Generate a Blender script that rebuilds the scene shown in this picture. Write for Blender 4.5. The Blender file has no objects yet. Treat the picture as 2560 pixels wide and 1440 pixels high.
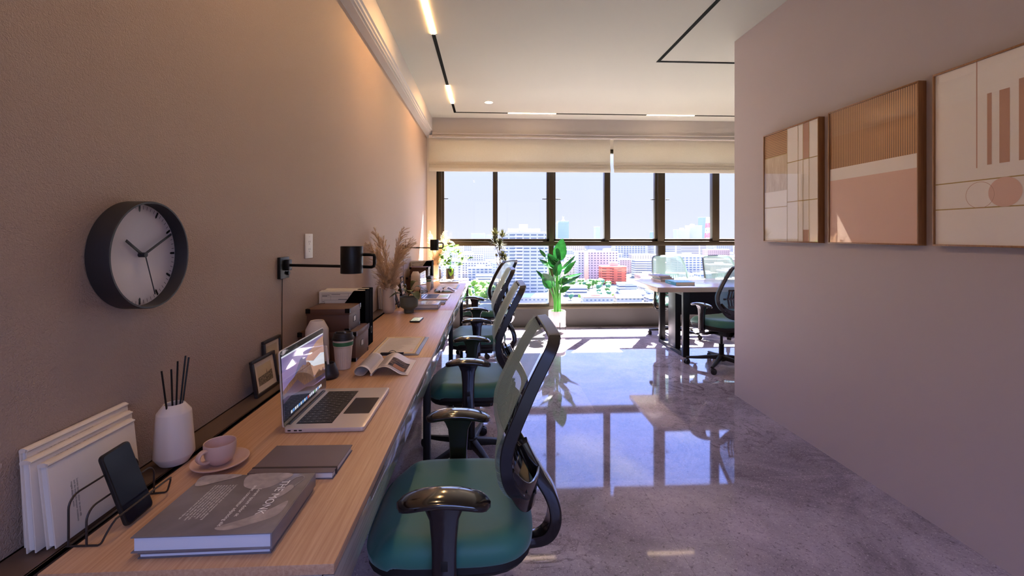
import bpy, bmesh, math, random
from mathutils import Vector, Matrix

# ---------------------------------------------------------------- camera
sc = bpy.context.scene
C = sc.collection
cam_d = bpy.data.cameras.new('camera')
cam_d.sensor_fit = 'HORIZONTAL'
cam_d.sensor_width = 36.0
cam_d.lens = 36.0 * 1130.0 / 2560.0
cam_d.shift_y = -132.0 / 2560.0
cam_d.clip_start = 0.05
cam_d.clip_end = 6000.0
cam = bpy.data.objects.new('camera', cam_d)
C.objects.link(cam)
cam.location = (0, 0, 1.32)
cam.rotation_euler = (math.pi / 2, 0, -math.radians(2.938))
sc.camera = cam

# ---------------------------------------------------------------- view
vs = sc.view_settings
vs.view_transform = 'Standard'
vs.look = 'None'
vs.exposure = 1.2
vs.gamma = 1.0
vs.use_curve_mapping = False
sc.display_settings.display_device = 'sRGB'
cy = sc.cycles
cy.use_denoising = True
cy.max_bounces = 10
cy.diffuse_bounces = 6
cy.glossy_bounces = 5
cy.transmission_bounces = 6
cy.transparent_max_bounces = 24
cy.caustics_reflective = False
cy.caustics_refractive = False
cy.sample_clamp_indirect = 8.0


# ---------------------------------------------------------------- world: a clear sky by elevation
world = bpy.data.worlds.new('sky')
sc.world = world
world.use_nodes = True
wn = world.node_tree
for n in list(wn.nodes):
    wn.nodes.remove(n)
w_out = wn.nodes.new('ShaderNodeOutputWorld')
w_bg = wn.nodes.new('ShaderNodeBackground')
w_tc = wn.nodes.new('ShaderNodeTexCoord')
w_sep = wn.nodes.new('ShaderNodeSeparateXYZ')
w_map = wn.nodes.new('ShaderNodeMapRange')
w_ramp = wn.nodes.new('ShaderNodeValToRGB')
w_noise = wn.nodes.new('ShaderNodeTexNoise')
w_mapn = wn.nodes.new('ShaderNodeMapping')
w_cr = wn.nodes.new('ShaderNodeValToRGB')
w_mix = wn.nodes.new('ShaderNodeMix')
w_mix.data_type = 'RGBA'
wn.links.new(w_tc.outputs['Generated'], w_sep.inputs[0])
w_map.inputs['From Min'].default_value = 0.0
w_map.inputs['From Max'].default_value = 1.0
wn.links.new(w_sep.outputs['Z'], w_map.inputs['Value'])
wn.links.new(w_map.outputs[0], w_ramp.inputs[0])
SKY = 5.0      # ramp colours are given divided by this
stops = [(0.0, (0.37, 0.39, 0.48)), (0.06, (0.35, 0.375, 0.49)), (0.15, (0.34, 0.38, 0.53)),
         (0.25, (0.82, 1.15, 2.6)), (0.42, (0.85, 1.22, 3.5)), (0.7, (1.3, 1.7, 3.4)), (1.0, (1.0, 1.3, 2.8))]
cr = w_ramp.color_ramp
while len(cr.elements) < len(stops):
    cr.elements.new(0.5)
for e, (p, c) in zip(cr.elements, stops):
    e.position = p
    e.color = (c[0] / SKY, c[1] / SKY, c[2] / SKY, 1)
# thin cloud wisps, higher up
wn.links.new(w_tc.outputs['Generated'], w_mapn.inputs[0])
w_mapn.inputs['Scale'].default_value = (3.0, 3.0, 9.0)
wn.links.new(w_mapn.outputs[0], w_noise.inputs['Vector'])
w_noise.inputs['Scale'].default_value = 1.6
w_noise.inputs['Detail'].default_value = 5
wn.links.new(w_noise.outputs[0], w_cr.inputs[0])
w_cr.color_ramp.elements[0].position = 0.50
w_cr.color_ramp.elements[0].color = (0, 0, 0, 1)
w_cr.color_ramp.elements[1].position = 0.75
w_cr.color_ramp.elements[1].color = (0.55, 0.55, 0.55, 1)
w_hi = wn.nodes.new('ShaderNodeMapRange')
w_hi.inputs['From Min'].default_value = 0.2
w_hi.inputs['From Max'].default_value = 0.4
wn.links.new(w_sep.outputs['Z'], w_hi.inputs['Value'])
w_mu = wn.nodes.new('ShaderNodeMath')
w_mu.operation = 'MULTIPLY'
wn.links.new(w_cr.outputs[0], w_mu.inputs[0])
wn.links.new(w_hi.outputs[0], w_mu.inputs[1])
wn.links.new(w_mu.outputs[0], w_mix.inputs[0])
wn.links.new(w_ramp.outputs[0], w_mix.inputs[6])
w_mix.inputs[7].default_value = (2.2 / SKY, 2.3 / SKY, 3.2 / SKY, 1)
wn.links.new(w_mix.outputs[2], w_bg.inputs[0])
w_bg.inputs[1].default_value = SKY
wn.links.new(w_bg.outputs[0], w_out.inputs[0])

# ---------------------------------------------------------------- sun, high outside to the right
sun_d = bpy.data.lights.new('sun', 'SUN')
sun_d.energy = 64.0
sun_d.angle = math.radians(0.6)
sun_d.color = (1.0, 0.97, 0.92)
sun = bpy.data.objects.new('sun', sun_d)
C.objects.link(sun)
sun.rotation_euler = Vector((-0.36, -0.63, -1.0)).to_track_quat('-Z', 'Y').to_euler()
sun.location = (6, 20, 20)


# ---------------------------------------------------------------- helpers
def lin(c):
    if isinstance(c, str):
        c = c.lstrip('#')
        c = tuple(int(c[i:i + 2], 16) / 255 for i in (0, 2, 4))
    return tuple((x / 12.92 if x <= 0.04045 else ((x + 0.055) / 1.055) ** 2.4) for x in c) + (1.0,)


MATS = {}


def mat(name, col='#808080', rough=0.5, metal=0.0, ior=1.45, spec=0.5, coat=0.0, coat_rough=0.03, emit=None, estr=0.0,
        bump=None, sheen=0.0, trans=0.0):
    """plain principled material; bump = (scale, strength, distance)"""
    m = bpy.data.materials.new(name)
    m.use_nodes = True
    b = m.node_tree.nodes['Principled BSDF']
    b.inputs['Base Color'].default_value = lin(col)
    b.inputs['Roughness'].default_value = rough
    b.inputs['Metallic'].default_value = metal
    b.inputs['IOR'].default_value = ior
    b.inputs['Specular IOR Level'].default_value = spec
    b.inputs['Coat Weight'].default_value = coat
    b.inputs['Coat Roughness'].default_value = coat_rough
    b.inputs['Sheen Weight'].default_value = sheen
    b.inputs['Transmission Weight'].default_value = trans
    if emit:
        b.inputs['Emission Color'].default_value = lin(emit)
        b.inputs['Emission Strength'].default_value = estr
    if bump:
        add_bump(m, *bump)
    MATS[name] = m
    return m


def nodes(m):
    nt = m.node_tree
    return nt, nt.nodes, nt.links, nt.nodes['Principled BSDF']


def add_bump(m, scale, strength, dist, stretch=(1, 1, 1), detail=3):
    nt, N, L, b = nodes(m)
    tc = N.new('ShaderNodeTexCoord')
    mp = N.new('ShaderNodeMapping')
    mp.inputs['Scale'].default_value = stretch
    nz = N.new('ShaderNodeTexNoise')
    nz.inputs['Scale'].default_value = scale
    nz.inputs['Detail'].default_value = detail
    bp = N.new('ShaderNodeBump')
    bp.inputs['Strength'].default_value = strength
    bp.inputs['Distance'].default_value = dist
    L.new(tc.outputs['Object'], mp.inputs[0])
    L.new(mp.outputs[0], nz.inputs['Vector'])
    L.new(nz.outputs[0], bp.inputs['Height'])
    L.new(bp.outputs[0], b.inputs['Normal'])
    return bp


def noise_color(m, c1, c2, scale, stretch=(1, 1, 1), detail=4, p0=0.35, p1=0.65, rough=0.5, distort=0.0):
    nt, N, L, b = nodes(m)
    tc = N.new('ShaderNodeTexCoord')
    mp = N.new('ShaderNodeMapping')
    mp.inputs['Scale'].default_value = stretch
    nz = N.new('ShaderNodeTexNoise')
    nz.inputs['Scale'].default_value = scale
    nz.inputs['Detail'].default_value = detail
    nz.inputs['Roughness'].default_value = rough
    nz.inputs['Distortion'].default_value = distort
    rp = N.new('ShaderNodeValToRGB')
    rp.color_ramp.elements[0].position = p0
    rp.color_ramp.elements[0].color = lin(c1)
    rp.color_ramp.elements[1].position = p1
    rp.color_ramp.elements[1].color = lin(c2)
    L.new(tc.outputs['Object'], mp.inputs[0])
    L.new(mp.outputs[0], nz.inputs['Vector'])
    L.new(nz.outputs[0], rp.inputs[0])
    L.new(rp.outputs[0], b.inputs['Base Color'])
    return rp


def wood(name, c1, c2, axis='y', scale=1.0, rough=0.35, coat=0.0, spec=0.5):
    m = mat(name, c1, rough=rough, coat=coat, coat_rough=0.12, spec=spec)
    st = {'x': (1.2, 55, 55), 'y': (55, 1.2, 55), 'z': (55, 55, 1.2)}[axis]
    noise_color(m, c1, c2, 3.0 * scale, stretch=st, detail=6, p0=0.3, p1=0.7, rough=0.65, distort=0.3)
    add_bump(m, 5.0, 0.08, 0.001, stretch=st)
    return m


def glass_mat(name, tint=(1, 1, 1, 1), ior=1.5, rough=0.0, refl=1.0):
    """thin pane: clear, with the fresnel reflection of glass"""
    m = bpy.data.materials.new(name)
    m.use_nodes = True
    nt = m.node_tree
    for n in list(nt.nodes):
        nt.nodes.remove(n)
    N, L = nt.nodes, nt.links
    o = N.new('ShaderNodeOutputMaterial')
    t = N.new('ShaderNodeBsdfTransparent')
    t.inputs[0].default_value = tint
    g = N.new('ShaderNodeBsdfGlossy')
    g.inputs['Roughness'].default_value = rough
    f = N.new('ShaderNodeFresnel')
    f.inputs[0].default_value = ior
    mu = N.new('ShaderNodeMath')
    mu.operation = 'MULTIPLY'
    mu.use_clamp = True
    mu.inputs[1].default_value = refl
    mx = N.new('ShaderNodeMixShader')
    geo = N.new('ShaderNodeNewGeometry')
    inv = N.new('ShaderNodeMath')
    inv.operation = 'SUBTRACT'
    inv.inputs[0].default_value = 1.0
    m2 = N.new('ShaderNodeMath')
    m2.operation = 'MULTIPLY'
    L.new(geo.outputs['Backfacing'], inv.inputs[1])
    L.new(f.outputs[0], mu.inputs[0])
    L.new(mu.outputs[0], m2.inputs[0])
    L.new(inv.outputs[0], m2.inputs[1])
    L.new(m2.outputs[0], mx.inputs[0])
    L.new(t.outputs[0], mx.inputs[1])
    L.new(g.outputs[0], mx.inputs[2])
    L.new(mx.outputs[0], o.inputs[0])
    MATS[name] = m
    return m


# ---- mesh helpers: every shape is added to a bmesh, material slots by index
def nb():
    return bmesh.new()


def addfaces(bm, vs_, fs, mi=0, M=None):
    vv = [bm.verts.new((M @ Vector(v)) if M else v) for v in vs_]
    out = []
    for f in fs:
        try:
            fc = bm.faces.new([vv[i] for i in f])
            fc.material_index = mi
            out.append(fc)
        except ValueError:
            pass
    return out


def merge(bm, tmp, mi=0, M=None):
    tmp.verts.index_update()
    vv = [bm.verts.new((M @ v.co) if M else v.co) for v in tmp.verts]
    for f in tmp.faces:
        try:
            nf = bm.faces.new([vv[v.index] for v in f.verts])
            nf.material_index = mi
        except ValueError:
            pass
    tmp.free()


def box(bm, x0, x1, y0, y1, z0, z1, mi=0, bev=0.0, seg=2, M=None):
    v = [(x0, y0, z0), (x1, y0, z0), (x1, y1, z0), (x0, y1, z0), (x0, y0, z1), (x1, y0, z1), (x1, y1, z1), (x0, y1, z1)]
    f = [(0, 3, 2, 1), (4, 5, 6, 7), (0, 1, 5, 4), (1, 2, 6, 5), (2, 3, 7, 6), (3, 0, 4, 7)]
    if bev <= 0:
        addfaces(bm, v, f, mi, M)
        return
    t = nb()
    addfaces(t, v, f)
    bmesh.ops.bevel(t, geom=list(t.edges), offset=bev, segments=seg, profile=0.5, affect='EDGES')
    merge(bm, t, mi, M)


def prism(bm, poly, a, b, axis='z', mi=0, bev=0.0, M=None):
    """extrude a 2D polygon between a and b along axis; poly order: z:(x,y) y:(x,z) x:(y,z)"""
    def P(p, h):
        if axis == 'z':
            return (p[0], p[1], h)
        if axis == 'y':
            return (p[0], h, p[1])
        return (h, p[0], p[1])
    n = len(poly)
    v = [P(p, a) for p in poly] + [P(p, b) for p in poly]
    f = [tuple(range(n))[::-1], tuple(range(n, 2 * n))] + [(i, (i + 1) % n, (i + 1) % n + n, i + n) for i in range(n)]
    t = nb()
    addfaces(t, v, f)
    bmesh.ops.recalc_face_normals(t, faces=t.faces)
    if bev > 0:
        bmesh.ops.bevel(t, geom=list(t.edges), offset=bev, segments=2, profile=0.5, affect='EDGES')
    merge(bm, t, mi, M)


def rrect(x0, x1, y0, y1, r, n=6):
    pts = []
    for cx, cy_, a0 in ((x1 - r, y1 - r, 0), (x0 + r, y1 - r, 90), (x0 + r, y0 + r, 180), (x1 - r, y0 + r, 270)):
        for i in range(n + 1):
            a = math.radians(a0 + 90 * i / n)
            pts.append((cx + r * math.cos(a), cy_ + r * math.sin(a)))
    return pts


def lathe(bm, prof, n=40, cx=0, cy_=0, mi=0, M=None, cap0=True, cap1=False, ribs=0, ribamp=0.0, ribz=None):
    vv = []
    for r, z in prof:
        for i in range(n):
            a = 2 * math.pi * i / n
            rr = r
            if ribs and ribz and ribz[0] <= z <= ribz[1]:
                rr = r + ribamp * (1 if (i * ribs * 2 // n) % 2 else -1)
            vv.append((cx + rr * math.cos(a), cy_ + rr * math.sin(a), z))
    fs = []
    for k in range(len(prof) - 1):
        for i in range(n):
            j = (i + 1) % n
            fs.append((k * n + i, k * n + j, (k + 1) * n + j, (k + 1) * n + i))
    if cap0:
        fs.append(tuple(range(n))[::-1])
    if cap1:
        o = (len(prof) - 1) * n
        fs.append(tuple(range(o, o + n)))
    addfaces(bm, vv, fs, mi, M)


def frames(pts, closed=False, up=None):
    pts = [Vector(p) for p in pts]
    n = len(pts)
    T = []
    for i in range(n):
        if closed:
            d = pts[(i + 1) % n] - pts[i - 1]
        else:
            d = pts[min(i + 1, n - 1)] - pts[max(i - 1, 0)]
        T.append(d.normalized())
    u = Vector(up) if up else (Vector((0, 0, 1)) if abs(T[0].z) < 0.9 else Vector((1, 0, 0)))
    out = []
    for i in range(n):
        if up:
            u = Vector(up)
        a = (u - T[i] * u.dot(T[i]))
        if a.length < 1e-6:
            a = Vector((1, 0, 0)) - T[i] * T[i].x
        a.normalize()
        u = a
        out.append((pts[i], T[i], a, T[i].cross(a).normalized()))
    return out


def tube(bm, pts, r=0.01, n=10, mi=0, closed=False, sec=None, up=None, caps=True, M=None):
    """round tube (r number or list) or any section: sec = list of (a,b) offsets in the frame"""
    fr = frames(pts, closed, up)
    vv, fs = [], []
    m = len(fr)
    for i, (p, t, a, b) in enumerate(fr):
        if sec:
            s = sec[i] if isinstance(sec[0][0], (tuple, list)) else sec
            k = len(s)
            for (q, w) in s:
                vv.append(p + a * q + b * w)
        else:
            rr = r[i] if isinstance(r, (list, tuple)) else r
            k = n
            for j in range(n):
                an = 2 * math.pi * j / n
                vv.append(p + a * rr * math.cos(an) + b * rr * math.sin(an))
    for i in range(m if closed else m - 1):
        i2 = (i + 1) % m
        for j in range(k):
            j2 = (j + 1) % k
            fs.append((i * k + j, i * k + j2, i2 * k + j2, i2 * k + j))
    if caps and not closed:
        fs.append(tuple(range(k))[::-1])
        fs.append(tuple(range((m - 1) * k, m * k)))
    addfaces(bm, [tuple(v) for v in vv], fs, mi, M)


def rsec(w, h, r=None, n=3):
    """rounded rectangular section, w along the up direction"""
    r = min(w, h) * 0.25 if r is None else r
    return rrect(-w / 2, w / 2, -h / 2, h / 2, r, n)


def smooth_path(ctrl, n=8, closed=False):
    """Catmull-Rom through control points"""
    P = [Vector(c) for c in ctrl]
    m = len(P)
    out = []
    rng = range(m) if closed else range(m - 1)
    for i in rng:
        p0 = P[i - 1] if (closed or i > 0) else P[0] * 2 - P[1]
        p1, p2 = P[i], P[(i + 1) % m]
        p3 = P[(i + 2) % m] if (closed or i + 2 < m) else P[-1] * 2 - P[-2]
        for k in range(n):
            t = k / n
            out.append(0.5 * ((2 * p1) + (p2 - p0) * t + (2 * p0 - 5 * p1 + 4 * p2 - p3) * t * t + (3 * p1 - p0 - 3 * p2 + p3) * t ** 3))
    if not closed:
        out.append(P[-1])
    return out


def interp(tab, x):
    if x <= tab[0][0]:
        return tab[0][1]
    for (a, b), (c, d) in zip(tab, tab[1:]):
        if x <= c:
            return b + (d - b) * (x - a) / (c - a)
    return tab[-1][1]


def obj(name, bm, mats, parent=None, smooth=True, ang=38, recalc=True, label=None, kind=None):
    me = bpy.data.meshes.new(name)
    if recalc:
        bmesh.ops.recalc_face_normals(bm, faces=bm.faces)
    if smooth:
        lim = math.radians(ang)
        for f in bm.faces:
            f.smooth = True
        for e in bm.edges:
            if len(e.link_faces) == 2:
                e.smooth = e.calc_face_angle(0) < lim
            else:
                e.smooth = False
    bm.to_mesh(me)
    bm.free()
    for m in (mats if isinstance(mats, (list, tuple)) else [mats]):
        me.materials.append(m)
    o = bpy.data.objects.new(name, me)
    C.objects.link(o)
    if parent:
        o.parent = parent
    if label:
        o['label'] = label
    if kind:
        o['kind'] = kind
    return o


def tag(o, label, cat, group=None, kind=None):
    o['label'] = label
    o['category'] = cat
    if group:
        o['group'] = group
    if kind:
        o['kind'] = kind
    return o


def thing(name, label, cat, loc=(0, 0, 0), rotz=0.0, group=None):
    o = bpy.data.objects.new(name, None)
    o.empty_display_size = 0.1
    C.objects.link(o)
    o.location = loc
    o.rotation_euler = (0, 0, rotz)
    return tag(o, label, cat, group)


def kids(o):
    return [c for c in C.objects if c.parent == o]


def dup(root, loc, rotz, label, group=None):
    r = root.copy()
    C.objects.link(r)
    r.location = loc
    r.rotation_euler = (r.rotation_euler[0], r.rotation_euler[1], rotz)
    r['label'] = label
    if group:
        r['group'] = group
    for ch in kids(root):
        c = ch.copy()
        C.objects.link(c)
        c.parent = r
        for g in kids(ch):
            d = g.copy()
            C.objects.link(d)
            d.parent = c
    return r


def struct(name, bm, m, smooth=False, parent=None):
    o = obj(name, bm, m, parent, smooth=smooth)
    if not parent:
        o['kind'] = 'structure'
    return o


_fonts = {}


def text_mesh(bm, body, size, M, mi=0, spacing=1.0, align='LEFT'):
    """letters as flat geometry, laid with M (text x right, y up)"""
    cu = bpy.data.curves.new('letters', 'FONT')
    cu.body = body
    cu.size = size
    cu.space_character = spacing
    cu.align_x = align
    cu.resolution_u = 3
    to = bpy.data.objects.new('letters', cu)
    C.objects.link(to)
    dg = bpy.context.evaluated_depsgraph_get()
    dg.update()
    me = to.evaluated_get(dg).to_mesh()
    vv = [bm.verts.new(M @ v.co) for v in me.vertices]
    for p in me.polygons:
        try:
            f = bm.faces.new([vv[i] for i in p.vertices])
            f.material_index = mi
        except ValueError:
            pass
    to.to_mesh_clear()
    bpy.data.objects.remove(to)
    bpy.data.curves.remove(cu)


def quad(bm, p, mi=0):
    addfaces(bm, p, [tuple(range(len(p)))], mi)

# ================================================================= materials
m_wall = mat('wall_plaster', '#ad9583', rough=0.62, spec=0.35)
nt, N, L, b_ = nodes(m_wall)
tc = N.new('ShaderNodeTexCoord')
v1 = N.new('ShaderNodeTexNoise'); v1.inputs['Scale'].default_value = 165; v1.inputs['Detail'].default_value = 2.5; v1.inputs['Distortion'].default_value = 1.2
v2 = N.new('ShaderNodeTexNoise'); v2.inputs['Scale'].default_value = 420; v2.inputs['Detail'].default_value = 2
ad = N.new('ShaderNodeMath'); ad.operation = 'MULTIPLY_ADD'; ad.inputs[1].default_value = 0.5
bp = N.new('ShaderNodeBump'); bp.inputs['Strength'].default_value = 0.9; bp.inputs['Distance'].default_value = 0.0026
L.new(tc.outputs['Object'], v1.inputs['Vector']); L.new(tc.outputs['Object'], v2.inputs['Vector'])
L.new(v2.outputs[0], ad.inputs[0]); L.new(v1.outputs[0], ad.inputs[2]); L.new(ad.outputs[0], bp.inputs['Height'])
L.new(bp.outputs[0], b_.inputs['Normal'])

m_wall2 = mat('wall_paint_smooth', '#b7acac', rough=0.6, spec=0.3, bump=(220, 0.15, 0.001))
m_sillwall = mat('sill_wall_paint', '#322c28', rough=0.6, bump=(200, 0.1, 0.001))
m_pale = mat('pale_paint', '#d9cdbb', rough=0.6, bump=(150, 0.06, 0.001))
m_ceil = mat('ceiling_paint', '#b6b4a9', rough=0.75, spec=0.2, bump=(120, 0.06, 0.001))
m_beam = mat('beam_paint', '#b9b3ad', rough=0.65, spec=0.3)
m_bronze = mat('bronze_window_metal', '#382d1c', rough=0.4, metal=0.35, spec=0.5)
m_wglass = glass_mat('window_glass', ior=1.45, refl=0.6)
m_aglass = glass_mat('picture_glass', ior=1.5, refl=1.5)
m_black = mat('black_metal', '#141210', rough=0.4, metal=0.2)
m_blackgloss = mat('black_gloss_plastic', '#17110f', rough=0.13, spec=0.8, coat=0.5, coat_rough=0.05)
m_blackmat = mat('black_plastic', '#1b1817', rough=0.5)
m_darkframe = mat('chair_frame_plastic', '#1e1b1f', rough=0.36, spec=0.6)
m_chrome = mat('chrome', '#c9c4bd', rough=0.16, metal=1.0)
m_trackblack = mat('track_black', '#060505', rough=0.8, spec=0.1)
m_stripn = mat('warm_light_strip_near', '#fff2e2', rough=0.6, emit='#ffd2a0', estr=40.0)
m_stripw = mat('warm_light_strip_dim', '#fff2e2', rough=0.6, emit='#ffdcb4', estr=5.0)
m_strip = mat('warm_light_strip', '#fff2e2', rough=0.6, emit='#ffc684', estr=55.0)
m_down = mat('downlight_lens', '#fff2e2', rough=0.6, emit='#ffd8a8', estr=6.0)
m_deskwood = wood('desk_oak', '#b48764', '#d2aa86', 'y', rough=0.38, coat=0.0)
m_drawerwood = wood('drawer_laminate', '#8f8277', '#b3a698', 'y', rough=0.2, coat=0.55, spec=0.6)
m_tablewood = wood('table_oak', '#b9a18c', '#d8c4b0', 'x', rough=0.25, coat=0.35)
m_white = mat('white_paint', '#e4dcd3', rough=0.45)
m_ceramic = mat('cream_ceramic', '#d8cabc', rough=0.5, spec=0.4, bump=(300, 0.04, 0.0005))
m_pink = mat('blush_ceramic', '#c9a897', rough=0.42, spec=0.45)
m_paper = mat('page_block', '#d9d2c8', rough=0.8, bump=(400, 0.3, 0.0004))
m_paper_bluelit = mat('page_block_blue_lit', '#d6dbe4', rough=0.75)  # blue light from the window behind put into the page colour
m_hard = mat('cream_book_cloth', '#dccfbd', rough=0.6, spec=0.3)
m_ink = mat('dark_ink', '#3b3431', rough=0.8)
m_rackwire = mat('rack_wire', '#3a322f', rough=0.42, metal=0.3)
m_wtext = mat('pale_print', '#ffffff', rough=0.85)
m_greybook = mat('grey_photo_cover', '#6d676a', rough=0.33, coat=0.2)
noise_color(m_greybook, '#6b6567', '#8c8688', 7.0, detail=5, p0=0.3, p1=0.75, distort=1.2)
m_greylight = mat('grey_photo_light', '#938b8a', rough=0.35, coat=0.2)
noise_color(m_greylight, '#948d8e', '#bcb3b2', 30.0, detail=6, p0=0.35, p1=0.7, distort=1.0)
m_notebook = mat('plum_grey_notebook', '#6d6165', rough=0.55)
m_notebook_d = mat('notebook_band', '#352b2c', rough=0.6)
m_alu = mat('laptop_aluminium', '#d6ccc4', rough=0.36, metal=0.45)
m_key = mat('keyboard_black', '#161214', rough=0.5)
m_trackpad = mat('trackpad_dark', '#231c20', rough=0.25)
m_screenglass = mat('screen_bezel', '#0b0b10', rough=0.06, spec=0.7)
m_teal = mat('seat_teal', '#3a7464', rough=0.5, spec=0.4, sheen=0.25, bump=(900, 0.05, 0.0004))
m_kraft = mat('brown_leatherboard', '#583827', rough=0.5, spec=0.5, bump=(500, 0.1, 0.0004))
m_corner = mat('black_metal_corner', '#0d0b0b', rough=0.25, metal=0.5, spec=0.8)
m_labelw = mat('label_card', '#d4c9c2', rough=0.5)
m_fileblack = mat('file_holder_black', '#050404', rough=0.8, spec=0.02)
m_steel = mat('steel_ring', '#8f8a88', rough=0.3, metal=0.9)
m_lidblack = mat('tumbler_lid', '#241d1b', rough=0.55)
m_bandgreen = mat('tumbler_band_green', '#2f6a43', rough=0.5)
m_tumbler = mat('tumbler_beige', '#d3bfab', rough=0.5)
m_greypot = mat('slate_green_pot', '#5d655d', rough=0.6, bump=(300, 0.05, 0.0004))
m_leafdark = mat('dark_leaf', '#3d4a2b', rough=0.4, spec=0.5)
noise_color(m_leafdark, '#333f24', '#5b6233', 30, detail=3)
m_soil = mat('potting_soil', '#2c211b', rough=0.95, bump=(120, 0.8, 0.004))
m_clip = mat('clipboard_grey', '#65636c', rough=0.4)
m_form = mat('cream_form_paper', '#e3cda0', rough=0.7)
m_formw = mat('form_white_area', '#dcd2c4', rough=0.7)
m_formline = mat('form_print', '#9b8a72', rough=0.8)
m_magwhite = mat('magazine_paper', '#dfd3c8', rough=0.45)
m_magtext = mat('magazine_text', '#a39a9b', rough=0.7)
m_magphoto = mat('magazine_photo_dark', '#3e2f29', rough=0.7, spec=0.2)
noise_color(m_magphoto, '#2d211c', '#7d6553', 26, detail=5, p0=0.45, p1=0.6, stretch=(1, 4, 1))
m_magsand = mat('magazine_photo_sand', '#a9744f', rough=0.7, spec=0.2)
m_oakframe = wood('oak_frame', '#7c5230', '#a5764a', 'z', rough=0.45)
m_print_white = mat('print_warm_white', '#fcf6ee', rough=0.6)
m_print_pink = mat('print_blush', '#e8c2b0', rough=0.6)
m_print_brown = mat('print_terracotta', '#c79a84', rough=0.6)
m_print_gold = mat('print_gold_line', '#b79a55', rough=0.5)
m_teal_book = mat('turquoise_cover', '#0f97ac', rough=0.35)
m_violet = mat('violet_grey_cover', '#7f7b9a', rough=0.4)
m_darkcover = mat('dark_blue_cover', '#2b2f45', rough=0.4)
m_potwhite = mat('white_ribbed_pot', '#cbc2be', rough=0.45)
m_pampas = mat('pampas_beige', '#dcc3a4', rough=0.9, spec=0.1)
m_pampas_stem = mat('pampas_stem', '#c9b79a', rough=0.8)


def translucent(name, c1, c2, scale=20, frac=0.4, rough=0.4, stretch=(1, 1, 1)):
    """thin leaf or cloth that lets some light through"""
    m = mat(name, c1, rough=rough, spec=0.4)
    rp = noise_color(m, c1, c2, scale, stretch=stretch, detail=3)
    nt, N, L, b = nodes(m)
    t = N.new('ShaderNodeBsdfTranslucent')
    L.new(rp.outputs[0], t.inputs[0])
    mx = N.new('ShaderNodeMixShader')
    mx.inputs[0].default_value = frac
    o = N['Material Output']
    L.new(b.outputs[0], mx.inputs[1])
    L.new(t.outputs[0], mx.inputs[2])
    L.new(mx.outputs[0], o.inputs[0])
    return m


m_leaf = translucent('banana_leaf', '#134019', '#226027', 14, 0.14, 0.32)
m_leafstem = mat('leaf_stalk', '#4a9338', rough=0.4)
m_leaf2 = translucent('light_green_leaf', '#42701f', '#6b9133', 25, 0.22, 0.4)
m_drac = translucent('dracaena_blade', '#38381a', '#55522a', 30, 0.10, 0.5)
m_bark = mat('thin_bark', '#6f5c45', rough=0.8)
m_blind = translucent('linen_blind', '#dad3c3', '#e6e0d2', 90, 0.38, 0.8, stretch=(1, 1, 14))
add_bump(m_blind, 260, 0.25, 0.0008, stretch=(1, 1, 6))

# polished grey-mauve stone floor
m_floor = mat('polished_stone', '#7c6f70', rough=0.07, ior=1.36, spec=0.5)
nt, N, L, b_ = nodes(m_floor)
tc = N.new('ShaderNodeTexCoord')
def nz(scale, detail=5, rough=0.6, dist=0.0, vec=None):
    n = N.new('ShaderNodeTexNoise')
    n.inputs['Scale'].default_value = scale
    n.inputs['Detail'].default_value = detail
    n.inputs['Roughness'].default_value = rough
    n.inputs['Distortion'].default_value = dist
    L.new(vec or tc.outputs['Object'], n.inputs['Vector'])
    return n
def ramp(src, a, ca, b, cb):
    r = N.new('ShaderNodeValToRGB')
    r.color_ramp.elements[0].position = a; r.color_ramp.elements[0].color = ca
    r.color_ramp.elements[1].position = b; r.color_ramp.elements[1].color = cb
    L.new(src, r.inputs[0])
    return r
def cmix(a, b, fac, mode='MIX'):
    x = N.new('ShaderNodeMix'); x.data_type = 'RGBA'; x.blend_type = mode
    if isinstance(fac, float): x.inputs[0].default_value = fac
    else: L.new(fac, x.inputs[0])
    L.new(a, x.inputs[6]); L.new(b, x.inputs[7])
    return x
big = ramp(nz(1.5, 10, 0.72, 0.5).outputs[0], 0.30, lin('#716770'), 0.74, lin('#c2b7bf'))
# large stone slabs, each a shade of its own
br = N.new('ShaderNodeTexBrick')
mpb = N.new('ShaderNodeMapping'); mpb.inputs['Rotation'].default_value = (0, 0, 0)
L.new(tc.outputs['Object'], mpb.inputs[0]); L.new(mpb.outputs[0], br.inputs['Vector'])
br.offset = 0.5
br.inputs['Scale'].default_value = 1.0
br.inputs['Brick Width'].default_value = 1.6; br.inputs['Row Height'].default_value = 0.8
br.inputs['Mortar Size'].default_value = 0.0012
br.inputs['Color1'].default_value = (0.80, 0.80, 0.80, 1); br.inputs['Color2'].default_value = (1.12, 1.12, 1.12, 1)
br.inputs['Mortar'].default_value = (0.7, 0.7, 0.7, 1)
c1 = cmix(big.outputs[0], br.outputs['Color'], 1.0, 'MULTIPLY')
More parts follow.
